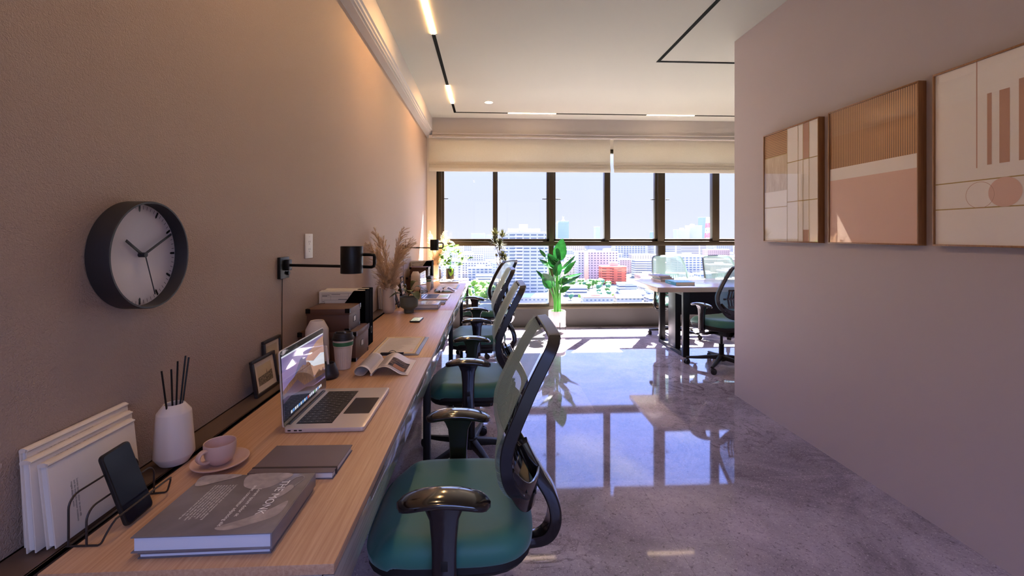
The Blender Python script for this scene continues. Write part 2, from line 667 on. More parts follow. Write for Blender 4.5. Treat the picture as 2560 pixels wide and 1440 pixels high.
# light veins
vn = nz(1.7, 8, 0.65, 2.2)
va = N.new('ShaderNodeMath'); va.operation = 'SUBTRACT'; va.inputs[1].default_value = 0.5; L.new(vn.outputs[0], va.inputs[0])
vb = N.new('ShaderNodeMath'); vb.operation = 'ABSOLUTE'; L.new(va.outputs[0], vb.inputs[0])
vr = ramp(vb.outputs[0], 0.0, (0.85, 0.85, 0.85, 1), 0.022, (0, 0, 0, 1))
msk = ramp(nz(0.8, 3, 0.5, 0.0).outputs[0], 0.45, (0, 0, 0, 1), 0.62, (1, 1, 1, 1))
vm = N.new('ShaderNodeMath'); vm.operation = 'MULTIPLY'; L.new(vr.outputs[0], vm.inputs[0]); L.new(msk.outputs[0], vm.inputs[1])
dark = N.new('ShaderNodeRGB'); dark.outputs[0].default_value = lin('#4f4449')
lightc = N.new('ShaderNodeRGB'); lightc.outputs[0].default_value = lin('#ded4d1')
c2 = cmix(c1.outputs[2], dark.outputs[0], vm.outputs[0])
gr = ramp(nz(110, 3, 0.7).outputs[0], 0.58, (0, 0, 0, 1), 0.70, (0.75, 0.75, 0.75, 1))
c3 = cmix(c2.outputs[2], lightc.outputs[0], gr.outputs[0])
gr2 = ramp(nz(60, 5, 0.75, 0.8).outputs[0], 0.34, (0.7, 0.7, 0.7, 1), 0.45, (0, 0, 0, 1))
c4 = cmix(c3.outputs[2], dark.outputs[0], gr2.outputs[0])
L.new(c4.outputs[2], b_.inputs['Base Color'])
rr = ramp(nz(2.5, 5, 0.6).outputs[0], 0.3, (0.015, 0.015, 0.015, 1), 0.75, (0.06, 0.06, 0.06, 1))
L.new(rr.outputs[0], b_.inputs['Roughness'])
bp = N.new('ShaderNodeBump'); bp.inputs['Strength'].default_value = 0.05; bp.inputs['Distance'].default_value = 0.0006
L.new(nz(60, 4, 0.7).outputs[0], bp.inputs['Height']); L.new(bp.outputs[0], b_.inputs['Normal'])

# woven mesh of the chair backs: real holes by a dot pattern in the weave
m_mesh = bpy.data.materials.new('chair_mesh')
m_mesh.use_nodes = True
nt, N, L, b_ = nodes(m_mesh)
b_.inputs['Base Color'].default_value = lin('#9fc3ca')
b_.inputs['Roughness'].default_value = 0.45
uv = N.new('ShaderNodeUVMap')
def dots(off):
    mp = N.new('ShaderNodeMapping'); mp.inputs['Location'].default_value = (off, off, 0)
    mp.inputs['Scale'].default_value = (1 / 0.0092, 1 / 0.0070, 1)
    fr = N.new('ShaderNodeVectorMath'); fr.operation = 'FRACTION'
    su = N.new('ShaderNodeVectorMath'); su.operation = 'SUBTRACT'; su.inputs[1].default_value = (0.5, 0.5, 0)
    sc_ = N.new('ShaderNodeVectorMath'); sc_.operation = 'MULTIPLY'; sc_.inputs[1].default_value = (1.0, 1.25, 0)
    le = N.new('ShaderNodeVectorMath'); le.operation = 'LENGTH'
    lt = N.new('ShaderNodeMath'); lt.operation = 'LESS_THAN'; lt.inputs[1].default_value = 0.235
    L.new(uv.outputs[0], mp.inputs[0]); L.new(mp.outputs[0], fr.inputs[0]); L.new(fr.outputs[0], su.inputs[0])
    L.new(su.outputs[0], sc_.inputs[0]); L.new(sc_.outputs[0], le.inputs[0]); L.new(le.outputs['Value'], lt.inputs[0])
    return lt
d1, d2 = dots(0.0), dots(0.5)
mxm = N.new('ShaderNodeMath'); mxm.operation = 'MAXIMUM'; L.new(d1.outputs[0], mxm.inputs[0]); L.new(d2.outputs[0], mxm.inputs[1])
tr = N.new('ShaderNodeBsdfTransparent')
tl = N.new('ShaderNodeBsdfTranslucent'); tl.inputs[0].default_value = lin('#9fc3ca')
mxt = N.new('ShaderNodeMixShader'); mxt.inputs[0].default_value = 0.12
mxs = N.new('ShaderNodeMixShader')
L.new(b_.outputs[0], mxt.inputs[1]); L.new(tl.outputs[0], mxt.inputs[2])
L.new(mxm.outputs[0], mxs.inputs[0]); L.new(mxt.outputs[0], mxs.inputs[1]); L.new(tr.outputs[0], mxs.inputs[2])
L.new(mxs.outputs[0], N['Material Output'].inputs[0])


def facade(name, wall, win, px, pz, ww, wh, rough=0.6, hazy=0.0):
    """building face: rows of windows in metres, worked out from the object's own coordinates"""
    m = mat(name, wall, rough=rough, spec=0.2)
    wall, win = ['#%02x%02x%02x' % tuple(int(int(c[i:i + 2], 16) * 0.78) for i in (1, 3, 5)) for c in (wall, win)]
    nt, N, L, b = nodes(m)
    tc = N.new('ShaderNodeTexCoord')
    ge = N.new('ShaderNodeNewGeometry')
    sp = N.new('ShaderNodeSeparateXYZ'); sn = N.new('ShaderNodeSeparateXYZ')
    L.new(tc.outputs['Object'], sp.inputs[0]); L.new(ge.outputs['Normal'], sn.inputs[0])
    def M(op, a, b_=None, c=None):
        n = N.new('ShaderNodeMath'); n.operation = op
        for i, x in enumerate((a, b_, c)):
            if x is None: continue
            if isinstance(x, (int, float)): n.inputs[i].default_value = x
            else: L.new(x, n.inputs[i])
        return n.outputs[0]
    ax = M('ABSOLUTE', sn.outputs[0])
    side = M('GREATER_THAN', ax, 0.5)
    u = M('ADD', M('MULTIPLY', sp.outputs[1], side), M('MULTIPLY', sp.outputs[0], M('SUBTRACT', 1.0, side)))
    fu = M('LESS_THAN', M('FRACT', M('DIVIDE', M('ADD', u, 500.0), px)), ww)
    fz = M('LESS_THAN', M('FRACT', M('DIVIDE', sp.outputs[2], pz)), wh)
    nz_ = M('LESS_THAN', M('ABSOLUTE', sn.outputs[2]), 0.5)
    k = M('MULTIPLY', M('MULTIPLY', fu, fz), nz_)
    mx = N.new('ShaderNodeMix'); mx.data_type = 'RGBA'
    mx.inputs[6].default_value = lin(wall); mx.inputs[7].default_value = lin(win)
    L.new(k, mx.inputs[0]); L.new(mx.outputs[2], b.inputs['Base Color'])
    return m

# ================================================================= the room
XL, XR, YW, YC, ZC = -0.872, 2.03, 6.46, 3.64, 2.92
YB, XE = -1.6, 5.4

bm = nb(); box(bm, XL - 0.15, XE + 0.15, YB - 0.15, YW + 0.2, -0.12, 0.0)
struct('floor', bm, m_floor)
bm = nb(); box(bm, XL - 0.15, XE + 0.15, YB - 0.15, YW + 0.2, ZC, ZC + 0.12)
struct('ceiling', bm, m_ceil)
bm = nb(); box(bm, XL - 0.15, XL, YB - 0.15, YW + 0.2, 0, ZC)
struct('wall_left', bm, m_wall)
bm = nb(); box(bm, XR, XE + 0.15, YB - 0.15, YC, 0, ZC)
struct('wall_right', bm, m_wall2)
bm = nb(); box(bm, XE, XE + 0.15, YC, YW + 0.2, 0, ZC)
struct('wall_east', bm, m_wall2)
# wall behind the viewpoint, with a wide window of its own
bm = nb()
box(bm, XL, XR, YB - 0.15, YB, 0, 0.4)
box(bm, XL, XR, YB - 0.15, YB, 2.45, ZC)
box(bm, XL, -0.5, YB - 0.15, YB, 0.4, 2.45)
box(bm, 1.7, XR, YB - 0.15, YB, 0.4, 2.45)
struct('wall_back', bm, m_pale)
bm = nb()
for x0, x1, z0, z1 in ((-0.5, 1.7, 0.4, 0.46), (-0.5, 1.7, 2.39, 2.45), (-0.5, -0.44, 0.46, 2.39), (1.64, 1.7, 0.46, 2.39), (0.57, 0.63, 0.46, 2.39)):
    box(bm, x0, x1, YB - 0.10, YB - 0.03, z0, z1)
w2 = struct('window_2', bm, m_bronze)
for x0, x1 in ((-0.44, 0.57), (0.63, 1.64)):
    bm = nb(); box(bm, x0, x1, YB - 0.07, YB - 0.062, 0.46, 2.39)
    obj('pane', bm, m_wglass, w2, smooth=False)

# window wall
ZS, ZT = 0.262, 2.66
bm = nb()
box(bm, XL, XE, YW, YW + 0.2, 0, ZS)
struct('wall_sill', bm, m_sillwall)
bm = nb()
box(bm, XL, -0.743, YW, YW + 0.2, ZS, ZC)
box(bm, 5.25, XE, YW, YW + 0.2, ZS, ZC)
box(bm, -0.743, 5.25, YW, YW + 0.2, 2.56, ZC)
struct('wall_far', bm, m_pale)
# thin bright ledge
bm = nb(); box(bm, -0.743, 5.25, YW + 0.09, YW + 0.2, ZS, ZS + 0.05, bev=0.004)
struct('trim_1', bm, m_pale)

WX0, WX1 = -0.743, 5.25
bm = nb()
FY0, FY1 = YW - 0.012, YW + 0.085
box(bm, WX0, WX1, FY0, FY1, ZS, ZS + 0.042, bev=0.003)                    # bottom rail
box(bm, WX0, WX1, FY0 + 0.018, FY1, ZS + 0.042, ZS + 0.075, bev=0.003)
box(bm, WX0, WX1, FY0, FY1, 2.50, 2.56, bev=0.003)                        # head
box(bm, WX0, WX1, FY0 - 0.008, FY1, 1.168, 1.232, bev=0.003)              # transom
box(bm, WX0, WX1, FY0 + 0.03, FY1, 1.232, 1.268, bev=0.003)
mains = [(-0.743, -0.672), (0.862, 0.932), (2.459, 2.566), (4.02, 4.12), (5.18, 5.25)]
for a, b in mains:
    box(bm, a, b, FY0, FY1, ZS + 0.04, 1.17, bev=0.003)
mu = [(-0.743, -0.635), (0.834, 0.962), (2.42, 2.572), (4.0, 4.14), (5.16, 5.25)]
for a, b in mu:
    box(bm, a + 0.03, b - 0.03, FY0 - 0.006, FY1, 1.23, 2.5, bev=0.003)
    box(bm, a, b, FY0 + 0.03, FY1, 1.23, 2.5, bev=0.003)
mids = [(0.057, 0.108), (1.672, 1.746), (3.272, 3.372), (4.66, 4.73)]
for a, b in mids:
    box(bm, a, b, FY0 + 0.012, FY1, 1.232, 2.5, bev=0.003)
for (a, b), (c, d) in zip(mids, mu[1:]):
    # raised sash frames of the opening lights
    box(bm, b, b + 0.018, FY0 + 0.04, FY1 - 0.01, 1.268, 2.5)
win = struct('window_1', bm, m_bronze, smooth=True)
xs = [WX0 + 0.07] + [v for ab in zip([a for a, _ in mids], [b for _, b in mids]) for v in ab]
cells = []
for i, (a, b) in enumerate(mids):
    l0, r1 = mu[i][1], mu[i + 1][0]
    cells += [(l0, a), (b, r1)]
for a, b in cells:
    bm = nb(); box(bm, a - 0.005, b + 0.005, YW + 0.035, YW + 0.043, 1.26, 2.51)
    obj('pane', bm, m_wglass, win, smooth=False)
for (a, b), (c, d) in zip(mains, mains[1:]):
    bm = nb(); box(bm, b - 0.005, c + 0.005, YW + 0.035, YW + 0.043, ZS + 0.07, 1.175)
    obj('pane', bm, m_wglass, win, smooth=False)
for x0, x1 in ((-0.64, -0.575), (0.765, 0.84), (0.955, 1.03), (2.345, 2.42), (2.57, 2.625), (3.93, 4.0)):
    bm = nb()
    box(bm, x0, x1, YW - 0.012, YW - 0.002, 1.832, 1.843, bev=0.002)
    box(bm, (x0 + x1) / 2 - 0.006, (x0 + x1) / 2 + 0.006, YW - 0.004, YW + 0.045, 1.831, 1.844, bev=0.002)
    obj('latch', bm, m_black, win)

# dropped beams with their small mouldings: along the left wall and above the window
bm = nb()
prism(bm, [(XL, 2.70), (XL + 0.058, 2.70), (XL + 0.06, 2.712), (XL + 0.074, 2.712), (XL + 0.076, 2.722), (XL + 0.088, 2.726), (XL + 0.090, 2.742), (XL + 0.103, 2.748), (XL + 0.103, ZC), (XL, ZC)], YB, YW, 'y')
struct('trim_2', bm, m_beam)
bm = nb()
prism(bm, [(6.19, ZC), (6.19, 2.712), (6.176, 2.708), (6.176, 2.700), (6.19, 2.696), (6.19, 2.672), (6.178, 2.668), (6.178, 2.656), (6.21, 2.656), (6.21, 2.70), (YW, 2.70), (YW, ZC)], XL + 0.103, XE, 'x')
struct('trim_3', bm, m_beam)

# roman blinds
def blind(x0, x1, label):
    t = thing('roman_blind', label, 'blind', (0, 0, 0), 0, 'linen roman blinds over the window')
    bm = nb()
    box(bm, x0, x1, 6.262, 6.268, 2.262, 2.695)
    obj('fabric', bm, m_blind, t, smooth=False)
    for k, (z0, z1, y) in enumerate(((2.245, 2.335, 6.252), (2.220, 2.288, 6.243), (2.194, 2.248, 6.234))):
        bm = nb()
        box(bm, x0 + 0.001, x1 - 0.001, y, y + 0.0075, z0, z1, bev=0.003)
        obj('fold', bm, m_blind, t, smooth=False)
    bm = nb(); box(bm, x0, x1, 6.255, 6.29, 2.66, 2.70)
    obj('headrail', bm, m_white, t)
    return t
blind(-0.822, 1.703, 'beige linen roman blind half raised over the left part of the window')
blind(1.748, 4.0, 'beige linen roman blind half raised on the right, next to the grey-brown wall')
blind(4.05, 5.3, 'beige linen roman blind at the far right end of the window, behind the wall')

# ceiling track lights
def track(name, label, black, lit):
    t = thing(name, label, 'light', (0, 0, 0))
    z0, z1 = ZC - 0.004, ZC - 0.0005
    bm = nb()
    bm.free()
    for r in black:
        bm = nb(); box(bm, r[0], r[1], r[2], r[3], z0, z1)
        obj('channel', bm, m_trackblack, t, smooth=False)
    for r in lit:
        bm = nb(); box(bm, r[0], r[1], r[2], r[3], z0 - 0.001, z1)
        obj('light_strip', bm, (m_strip if r[2] > 2 else m_stripn) if r[1] < 0 else m_stripw, t, smooth=False)
    return t
xa, xb = -0.455, -0.425
ya, yb = 5.897, 5.925
litY = [(4.838, 5.508), (2.95, 3.615), (1.07, 1.72), (-0.8, -0.15)]
edges = [ya]
for a, b in litY:
    edges += [b, a]
edges += [-1.3]
black = [(xa, xb, edges[i + 1], edges[i]) for i in range(0, len(edges), 2)]
lit = [(xa, xb, a, b) for a, b in litY]
litX = [(0.251, 0.883), (2.097, 2.742), (3.95, 4.58)]
e2 = [xa]
for a, b in litX:
    e2 += [a, b]
e2 += [5.0]
black += [(e2[i], e2[i + 1], ya, yb) for i in range(0, len(e2), 2)]
lit += [(a, b, ya, yb) for a, b in litX]
track('linear_light_track', 'black ceiling track with warm lit strips running along the left wall and window', black, lit)
track('linear_light_track', 'black square-cornered ceiling track reaching out beside the grey-brown right wall',
      [(1.543, 1.572, 1.2, 4.10), (1.572, 2.6, 4.072, 4.10), (3.25, 4.6, 4.072, 4.10)],
      [(2.6, 3.25, 4.072, 4.10)])
t = thing('recessed_downlight', 'small round downlight set in the ceiling near the window', 'light', (0, 5.45, ZC))
bm = nb(); lathe(bm, [(0.046, -0.002), (0.052, -0.004), (0.056, -0.001), (0.056, 0.0)], 32, cap0=False); obj('trim_ring', bm, m_white, t)
bm = nb(); lathe(bm, [(0.046, -0.0025), (0.046, 0)], 32); obj('lens', bm, m_down, t)

# ================================================================= desks along the left wall
DT = 0.74
XF, XBK = -0.273, -0.771
def make_desk(y0, y1, label, first=False):
    L_ = y1 - y0
    t = thing('desk', label, 'desk', (0, y0, 0), 0, 'desks in a row along the left wall')
    bm = nb()
    box(bm, XBK, XF, 0.001, L_ - 0.001, DT - 0.019, DT, bev=0.0012)
    obj('desktop', bm, m_deskwood, t)
    bm = nb()       # carcass behind the drawer fronts
    zt = DT - 0.0195
    box(bm, XBK + 0.03, XF - 0.022, 0.02, L_ - 0.02, 0.648, 0.656)
    for y in (0.004, L_ / 2 - 0.008, L_ - 0.02):
        box(bm, XBK + 0.03, XF - 0.022, y, y + 0.016, 0.643, zt)
    box(bm, XBK + 0.02, XBK + 0.03, 0.004, L_ - 0.004, 0.643, zt)
    obj('carcass', bm, m_drawerwood, t, smooth=False)
    for k in range(2):
        a, b = (0.003, L_ / 2 - 0.0015) if k == 0 else (L_ / 2 + 0.0015, L_ - 0.003)
        c = (a + b) / 2
        w = 0.092
        bm = nb()
        poly = [(a, 0.643), (b, 0.643), (b, 0.7185), (c + w, 0.7185), (c + w - 0.012, 0.701), (c - w + 0.012, 0.701), (c - w, 0.7185), (a, 0.7185)]
        prism(bm, poly, XF - 0.020, XF, 'x', bev=0.001)
        d = obj('drawer', bm, m_drawerwood, t)
        bm = nb()
        box(bm, XF - 0.0215, XF - 0.0205, c - w, c + w, 0.69, 0.7185)  # black sheet standing in for the shade inside the drawer notch
        obj('finger_slot_shade', bm, m_black, d, smooth=False)
    ys = [(0.003, 0.0195), (L_ - 0.0195, L_ - 0.003)]
    for (a, b) in ys:
        bm = nb(); box(bm, XF - 0.036, XF - 0.004, a, b, 0, 0.6425, bev=0.002); obj('leg', bm, m_black, t)
        bm = nb(); box(bm, XBK + 0.02, XBK + 0.052, a, b, 0, 0.6425, bev=0.002); obj('leg', bm, m_black, t)
    return t
seams = [0.812, 2.165, 3.515, 4.865, 6.19]
dl = ['oak-topped desk nearest the camera, carrying the large grey book and nearest open laptop',
      'oak-topped desk second along the wall, carrying the clipboard and flat phone',
      'oak-topped desk third along the wall, between the slate green pot and the second magazine',
      'oak-topped desk farthest from the camera, sunlit, reaching the window']
for i in range(4):
    make_desk(seams[i], seams[i + 1], dl[i])

bm = nb()
box(bm, XL + 0.0005, -0.790, 0.70, 6.40, 0.728, 0.738, bev=0.001)
box(bm, -0.794, -0.790, 0.70, 6.40, 0.66, 0.738)
box(bm, XL + 0.0005, XL + 0.006, 0.70, 6.40, 0.60, 0.738)
m_shelf = mat('brown_cable_shelf', '#5d4a3d', rough=0.45, spec=0.4)
tag(obj('cable_shelf', bm, m_shelf, smooth=False), 'narrow dark brown shelf strip fixed to the left wall behind the desks', 'shelf')

# ================================================================= task chair (built facing -x, seat centre over the origin)
BX = [(0.555, 0.205), (0.60, 0.172), (0.64, 0.150), (0.69, 0.139), (0.74, 0.141), (0.79, 0.158), (0.84, 0.180), (0.90, 0.208), (0.96, 0.240), (1.03, 0.280)]
BW = [(0.555, 0.10), (0.575, 0.162), (0.61, 0.204), (0.66, 0.226), (0.74, 0.234), (0.84, 0.227), (0.93, 0.214), (0.98, 0.205), (1.00, 0.200), (1.017, 0.188), (1.03, 0.158)]
def bx(z):
    # smooth side profile
    for i in range(len(BX) - 1):
        if z <= BX[i + 1][0] or i == len(BX) - 2:
            z0, x0 = BX[i]; z1, x1 = BX[i + 1]
            s0 = (BX[i + 1][1] - BX[max(i - 1, 0)][1]) / (BX[i + 1][0] - BX[max(i - 1, 0)][0])
            s1 = (BX[min(i + 2, len(BX) - 1)][1] - x0) / (BX[min(i + 2, len(BX) - 1)][0] - z0)
            h = z1 - z0
            t = (z - z0) / h
            return ((2 * t**3 - 3 * t**2 + 1) * x0 + (t**3 - 2 * t**2 + t) * h * s0 + (-2 * t**3 + 3 * t**2) * x1 + (t**3 - t**2) * h * s1)

def make_chair(label, group):
    t = thing('task_chair', label, 'chair', (0, 0, 0), 0, group)
    # cushion
    bm = nb()
    NU, NV = 28, 28
    def se(u, v, a, b_, p=4.0):
        # map the square to a rounded square
        d = (abs(u) ** p + abs(v) ** p) ** (1 / p) if (u or v) else 0
        k = (max(abs(u), abs(v)) / d) if d else 1
        return a * u * k, b_ * v * k
    def top(u, v):
        x, y = se(u, v, 0.240, 0.245)
        r = max(abs(u), abs(v))
        z = 0.507 + 0.004 * v * v - 0.012 * (1 - v * v) * (1 if u > 0 else 1) * 0.5
        z -= 0.030 * max(0, -u - 0.55) ** 1.6 / 0.45 ** 1.6      # waterfall front
        z -= 0.030 * max(0, (r - 0.82) / 0.18) ** 2.2
        return (x, y, z)
    V = {}
    for i in range(NU + 1):
        for j in range(NV + 1):
            V[i, j] = bm.verts.new(top(2 * i / NU - 1, 2 * j / NV - 1))
    for i in range(NU):
        for j in range(NV):
            bm.faces.new((V[i, j], V[i + 1, j], V[i + 1, j + 1], V[i, j + 1]))
    rim = [(i, 0) for i in range(NU)] + [(NU, j) for j in range(NV)] + [(i, NV) for i in range(NU, 0, -1)] + [(0, j) for j in range(NV, 0, -1)]
    prev = [V[k] for k in rim]
    for s, z in ((1.006, 0.462), (1.0, 0.446), (0.97, 0.436)):
        cur = []
        for k, (i, j) in enumerate(rim):
            c = V[i, j].co
            zz = z - (0.012 if c.x < -0.15 else 0)
            cur.append(bm.verts.new((c.x * s, c.y * s, zz)))
        n = len(rim)
        for k in range(n):
            bm.faces.new((prev[k], cur[k], cur[(k + 1) % n], prev[(k + 1) % n]))
        prev = cur
    bm.faces.new(prev)
    obj('seat', bm, m_teal, t, ang=60)
    # shell below
    bm = nb()
    secs = []
    for s, z in ((0.985, 0.440), (0.99, 0.424), (0.93, 0.404), (0.70, 0.380)):
        ring = []
        for k in range(48):
            a = 2 * math.pi * k / 48
            u, v = math.cos(a), math.sin(a)
            m_ = max(abs(u), abs(v)); u, v = u / m_, v / m_
            x, y = se(u, v, 0.240, 0.245)
            ring.append(bm.verts.new((x * s, y * s, z - (0.010 if x < -0.15 else 0))))
        secs.append(ring)
    for A, B_ in zip(secs, secs[1:]):
        for k in range(48):
            bm.faces.new((A[k], B_[k], B_[(k + 1) % 48], A[(k + 1) % 48]))
    bm.faces.new(secs[0]); bm.faces.new(secs[-1])
    obj('seat_shell', bm, m_blackmat, t)
    # mechanism, levers
    bm = nb()
    box(bm, -0.10, 0.12, -0.075, 0.075, 0.325, 0.378, bev=0.012)
    box(bm, 0.0, 0.13, -0.045, 0.045, 0.318, 0.352, bev=0.008)
    obj('tilt_mechanism', bm, m_blackmat, t)
    for s in (-1, 1):
        bm = nb()
        tube(bm, [(-0.02, 0.07 * s, 0.35), (-0.05, 0.17 * s, 0.352), (-0.075, 0.235 * s, 0.345)], r=0.006, n=8)
        tube(bm, [(-0.065, 0.205 * s, 0.347), (-0.085, 0.262 * s, 0.34)], sec=rsec(0.007, 0.028), up=(0, 0, 1))
        obj('lever', bm, m_blackmat, t)
    # arms
    for s in (-1, 1):
        y = 0.272 * s
        bm = nb()
        nx = 22
        ring_prev = None
        for i in range(nx + 1):
            u = i / nx
            x = -0.125 + 0.24 * u
            w = 0.043 * (1 - abs(2 * u - 1) ** 5.0) ** 0.5 + 0.002
            arch = -0.020 * (2 * u - 0.95) ** 2
            ring = []
            for k in range(14):
                a = 2 * math.pi * k / 14
                ca, sa = math.cos(a), math.sin(a)
                yy = math.copysign(abs(ca) ** 0.75, ca) * w
                hh = 0.014 if sa >= 0 else 0.014
                zz = math.copysign(abs(sa) ** (0.9 if sa > 0 else 0.6), sa) * hh
                ring.append(bm.verts.new((x, y + yy, 0.648 + arch + zz * (0.55 + 0.45 * (w / 0.045)))))
            if ring_prev:
                for k in range(14):
                    bm.faces.new((ring_prev[k], ring[k], ring[(k + 1) % 14], ring_prev[(k + 1) % 14]))
            else:
                bm.faces.new(ring[::-1])
            ring_prev = ring
        bm.faces.new(ring_prev)
        arm = obj('armrest', bm, m_blackgloss, t, ang=50)
        # post: wide under the pad, waisted, then down and in under the seat
        bm = nb()
        prof = [(0.635, 0.062, 0.020), (0.622, 0.050, 0.019), (0.595, 0.038, 0.018), (0.54, 0.033, 0.017), (0.50, 0.0315, 0.017), (0.44, 0.0315, 0.018), (0.395, 0.034, 0.019)]
        path = [(-0.004, y - 0.004 * s, z) for z, _, _ in prof]
        secs_ = [rrect(-w, w, -d, d, min(w, d) * 0.45, 3) for _, w, d in prof]
        tube(bm, path, sec=secs_, up=(1, 0, 0))
        tube(bm, smooth_path([(-0.004, y - 0.004 * s, 0.41), (-0.004, y - 0.010 * s, 0.372), (-0.004, y - 0.05 * s, 0.356), (-0.004, 0.07 * s, 0.352)], 5),
             sec=rsec(0.060, 0.020), up=(1, 0, 0))
        obj('arm_post', bm, m_blackgloss, t, ang=50)
        bm = nb()
        box(bm, -0.012, 0.006, y + 0.0125 * s - 0.002, y + 0.0125 * s + 0.003, 0.465, 0.490, bev=0.0015)
        obj('arm_button', bm, m_blackmat, t)
    # back frame loop
    def outline(n=22):
        P = []
        zs = [0.555 + (1.03 - 0.555) * (0.5 - 0.5 * math.cos(math.pi * i / n)) for i in range(n + 1)]
        right = [(interp(BW, z), z) for z in zs]
        for w, z in right:
            P.append((w, z))
        m_ = 6
        wt = right[-1][0]
        for k in range(1, m_):
            P.append((wt * (1 - 2 * k / m_), 1.03 + 0.004 * math.sin(math.pi * k / m_)))
        for w, z in right[::-1]:
            P.append((-w, z))
        wb = right[0][0]
        for k in range(1, m_):
            P.append((-wb * (1 - 2 * k / m_), 0.555 - 0.006 * math.sin(math.pi * k / m_)))
        return P
    OUT = outline()
    bm = nb()
    pts = [(bx(min(max(z, 0.555), 1.03)) + 0.018, w, z) for w, z in OUT]
    pts = smooth_path(pts, 2, closed=True)
    tube(bm, pts, sec=rsec(0.034, 0.015, 0.0025, 1), up=(1, 0, 0.15), closed=True)
    fr_ = obj('back_frame', bm, m_darkframe, t, ang=32)
    bm = nb()
    for s in (-1, 1):
        for z in (0.60, 0.70, 0.80, 0.90, 0.98):
            w = interp(BW, z)
            lathe(bm, [(0.0045, 0.0), (0.0045, 0.002), (0.002, 0.003)], 10, M=Matrix.Translation((bx(z) + 0.034, w * s, z)) @ Matrix.Rotation(math.pi / 2, 4, 'Y'))
    obj('screw', bm, m_steel, fr_)
    # woven mesh surface with UVs in metres
    bm = nb()
    uvl = bm.loops.layers.uv.new('UVMap')
    NZ, NY = 44, 16
    G = {}
    ln = 0
    lastp = None
    for i in range(NZ + 1):
        z = 0.553 + (1.034 - 0.553) * i / NZ
        zc = min(max(z, 0.556), 1.03)
        p = Vector((bx(zc), z))
        if lastp: ln += (p - lastp).length
        lastp = p
        w = interp(BW, zc) + 0.008
        for j in range(NY + 1):
            v = 2 * j / NY - 1
            zn = i / NZ
            sag = 0.024 * (1 - v * v) ** 2 * (math.sin(math.pi * zn) ** 0.6 if 0 < i < NZ else 0) - 0.0015
            lumb = -0.012 * math.exp(-((z - 0.70) / 0.06) ** 2) * (1 - v * v)
            G[i, j] = (bm.verts.new((bx(zc) - 0.0085 + sag + lumb, w * v, z)), (w * v, ln))
    for i in range(NZ):
        for j in range(NY):
            q = [G[i, j], G[i, j + 1], G[i + 1, j + 1], G[i + 1, j]]
            f = bm.faces.new([a[0] for a in q])
            for lp, a in zip(f.loops, q):
                lp[uvl].uv = a[1]
    obj('back_mesh', bm, m_mesh, t, recalc=False, ang=80)
    # lumbar plate with slots behind the mesh
    bm = nb()
    for z0, z1 in ((0.618, 0.640), (0.700, 0.716), (0.782, 0.800)):
        n = 14
        for k in range(n):
            y0, y1 = -0.125 + 0.25 * k / n, -0.125 + 0.25 * (k + 1) / n
            def X(y, z): return bx(z) + 0.020 + 0.030 * (1 - (y / 0.14) ** 2)
            v = [(X(y0, z0), y0, z0), (X(y1, z0), y1, z0), (X(y1, z1), y1, z1), (X(y0, z1), y0, z1)]
            v += [(a + 0.006, b, c) for a, b, c in v]
            addfaces(bm, v, [(0, 1, 2, 3), (7, 6, 5, 4), (0, 4, 5, 1), (1, 5, 6, 2), (2, 6, 7, 3), (3, 7, 4, 0)])
    for z0, z1 in ((0.64, 0.70), (0.716, 0.782)):
        for k in range(9):
            yc = -0.112 + 0.224 * k / 8
            wd = 0.0075
            v = [(bx(z) + 0.020 + 0.030 * (1 - (y / 0.14) ** 2), y, z) for y, z in ((yc - wd, z0), (yc + wd, z0), (yc + wd, z1), (yc - wd, z1))]
            v += [(a + 0.005, b, c) for a, b, c in v]
            addfaces(bm, v, [(0, 1, 2, 3), (7, 6, 5, 4), (0, 4, 5, 1), (1, 5, 6, 2), (2, 6, 7, 3), (3, 7, 4, 0)])
    lum = obj('lumbar_support', bm, m_blackgloss, t, smooth=False)
    bm = nb()
    for s in (-1, 1):
        box(bm, bx(0.708) + 0.018, bx(0.708) + 0.034, s * 0.150 - 0.014, s * 0.150 + 0.014, 0.698, 0.716, bev=0.004)
    obj('lumbar_grip', bm, m_blackmat, lum)
    # yoke: plates from both sides of the frame sweeping down to the spine
    bm = nb()
    for s in (-1, 1):
        path = smooth_path([(bx(0.66) + 0.022, 0.205 * s, 0.665), (bx(0.61) + 0.03, 0.190 * s, 0.610), (0.222, 0.150 * s, 0.572), (0.248, 0.085 * s, 0.556), (0.262, 0.0, 0.553)], 6)
        n = len(path)
        secs_ = []
        for i in range(n):
            u = i / (n - 1)
            h = 0.016 + 0.030 * math.sin(math.pi * min(1, u * 1.15) * 0.55)
            secs_.append(rrect(-h, h, -0.005, 0.005, 0.003, 2))
        tube(bm, path, sec=secs_, up=(0.15, 0, 1))
    yk = obj('back_yoke', bm, m_blackgloss, t, ang=50)
    bm = nb()
    for s in (-1, 1):
        for (a, y, z) in ((0.212, 0.172, 0.60), (0.243, 0.115, 0.565)):
            lathe(bm, [(0.006, 0), (0.006, 0.002), (0.003, 0.0025)], 12, M=Matrix.Translation((a + 0.004, y * s, z)) @ Matrix.Rotation(math.pi / 2, 4, 'Y'))
    obj('bolt', bm, m_black, yk)
    # J-shaped spine
    bm = nb()
    path = smooth_path([(0.215, 0, 0.66), (0.240, 0, 0.610), (0.272, 0, 0.555), (0.302, 0, 0.505), (0.318, 0, 0.455), (0.316, 0, 0.405), (0.292, 0, 0.365), (0.24, 0, 0.348), (0.15, 0, 0.345), (0.06, 0, 0.347)], 6)
    n = len(path)
    secs_ = []
    for i in range(n):
        u = i / (n - 1)
        w = 0.020 + 0.022 * math.sin(math.pi * min(u * 1.3, 1.0))
        secs_.append(rrect(-w, w, -0.019, 0.019, 0.006, 3))
    tube(bm, path, sec=secs_, up=(0, 1, 0))
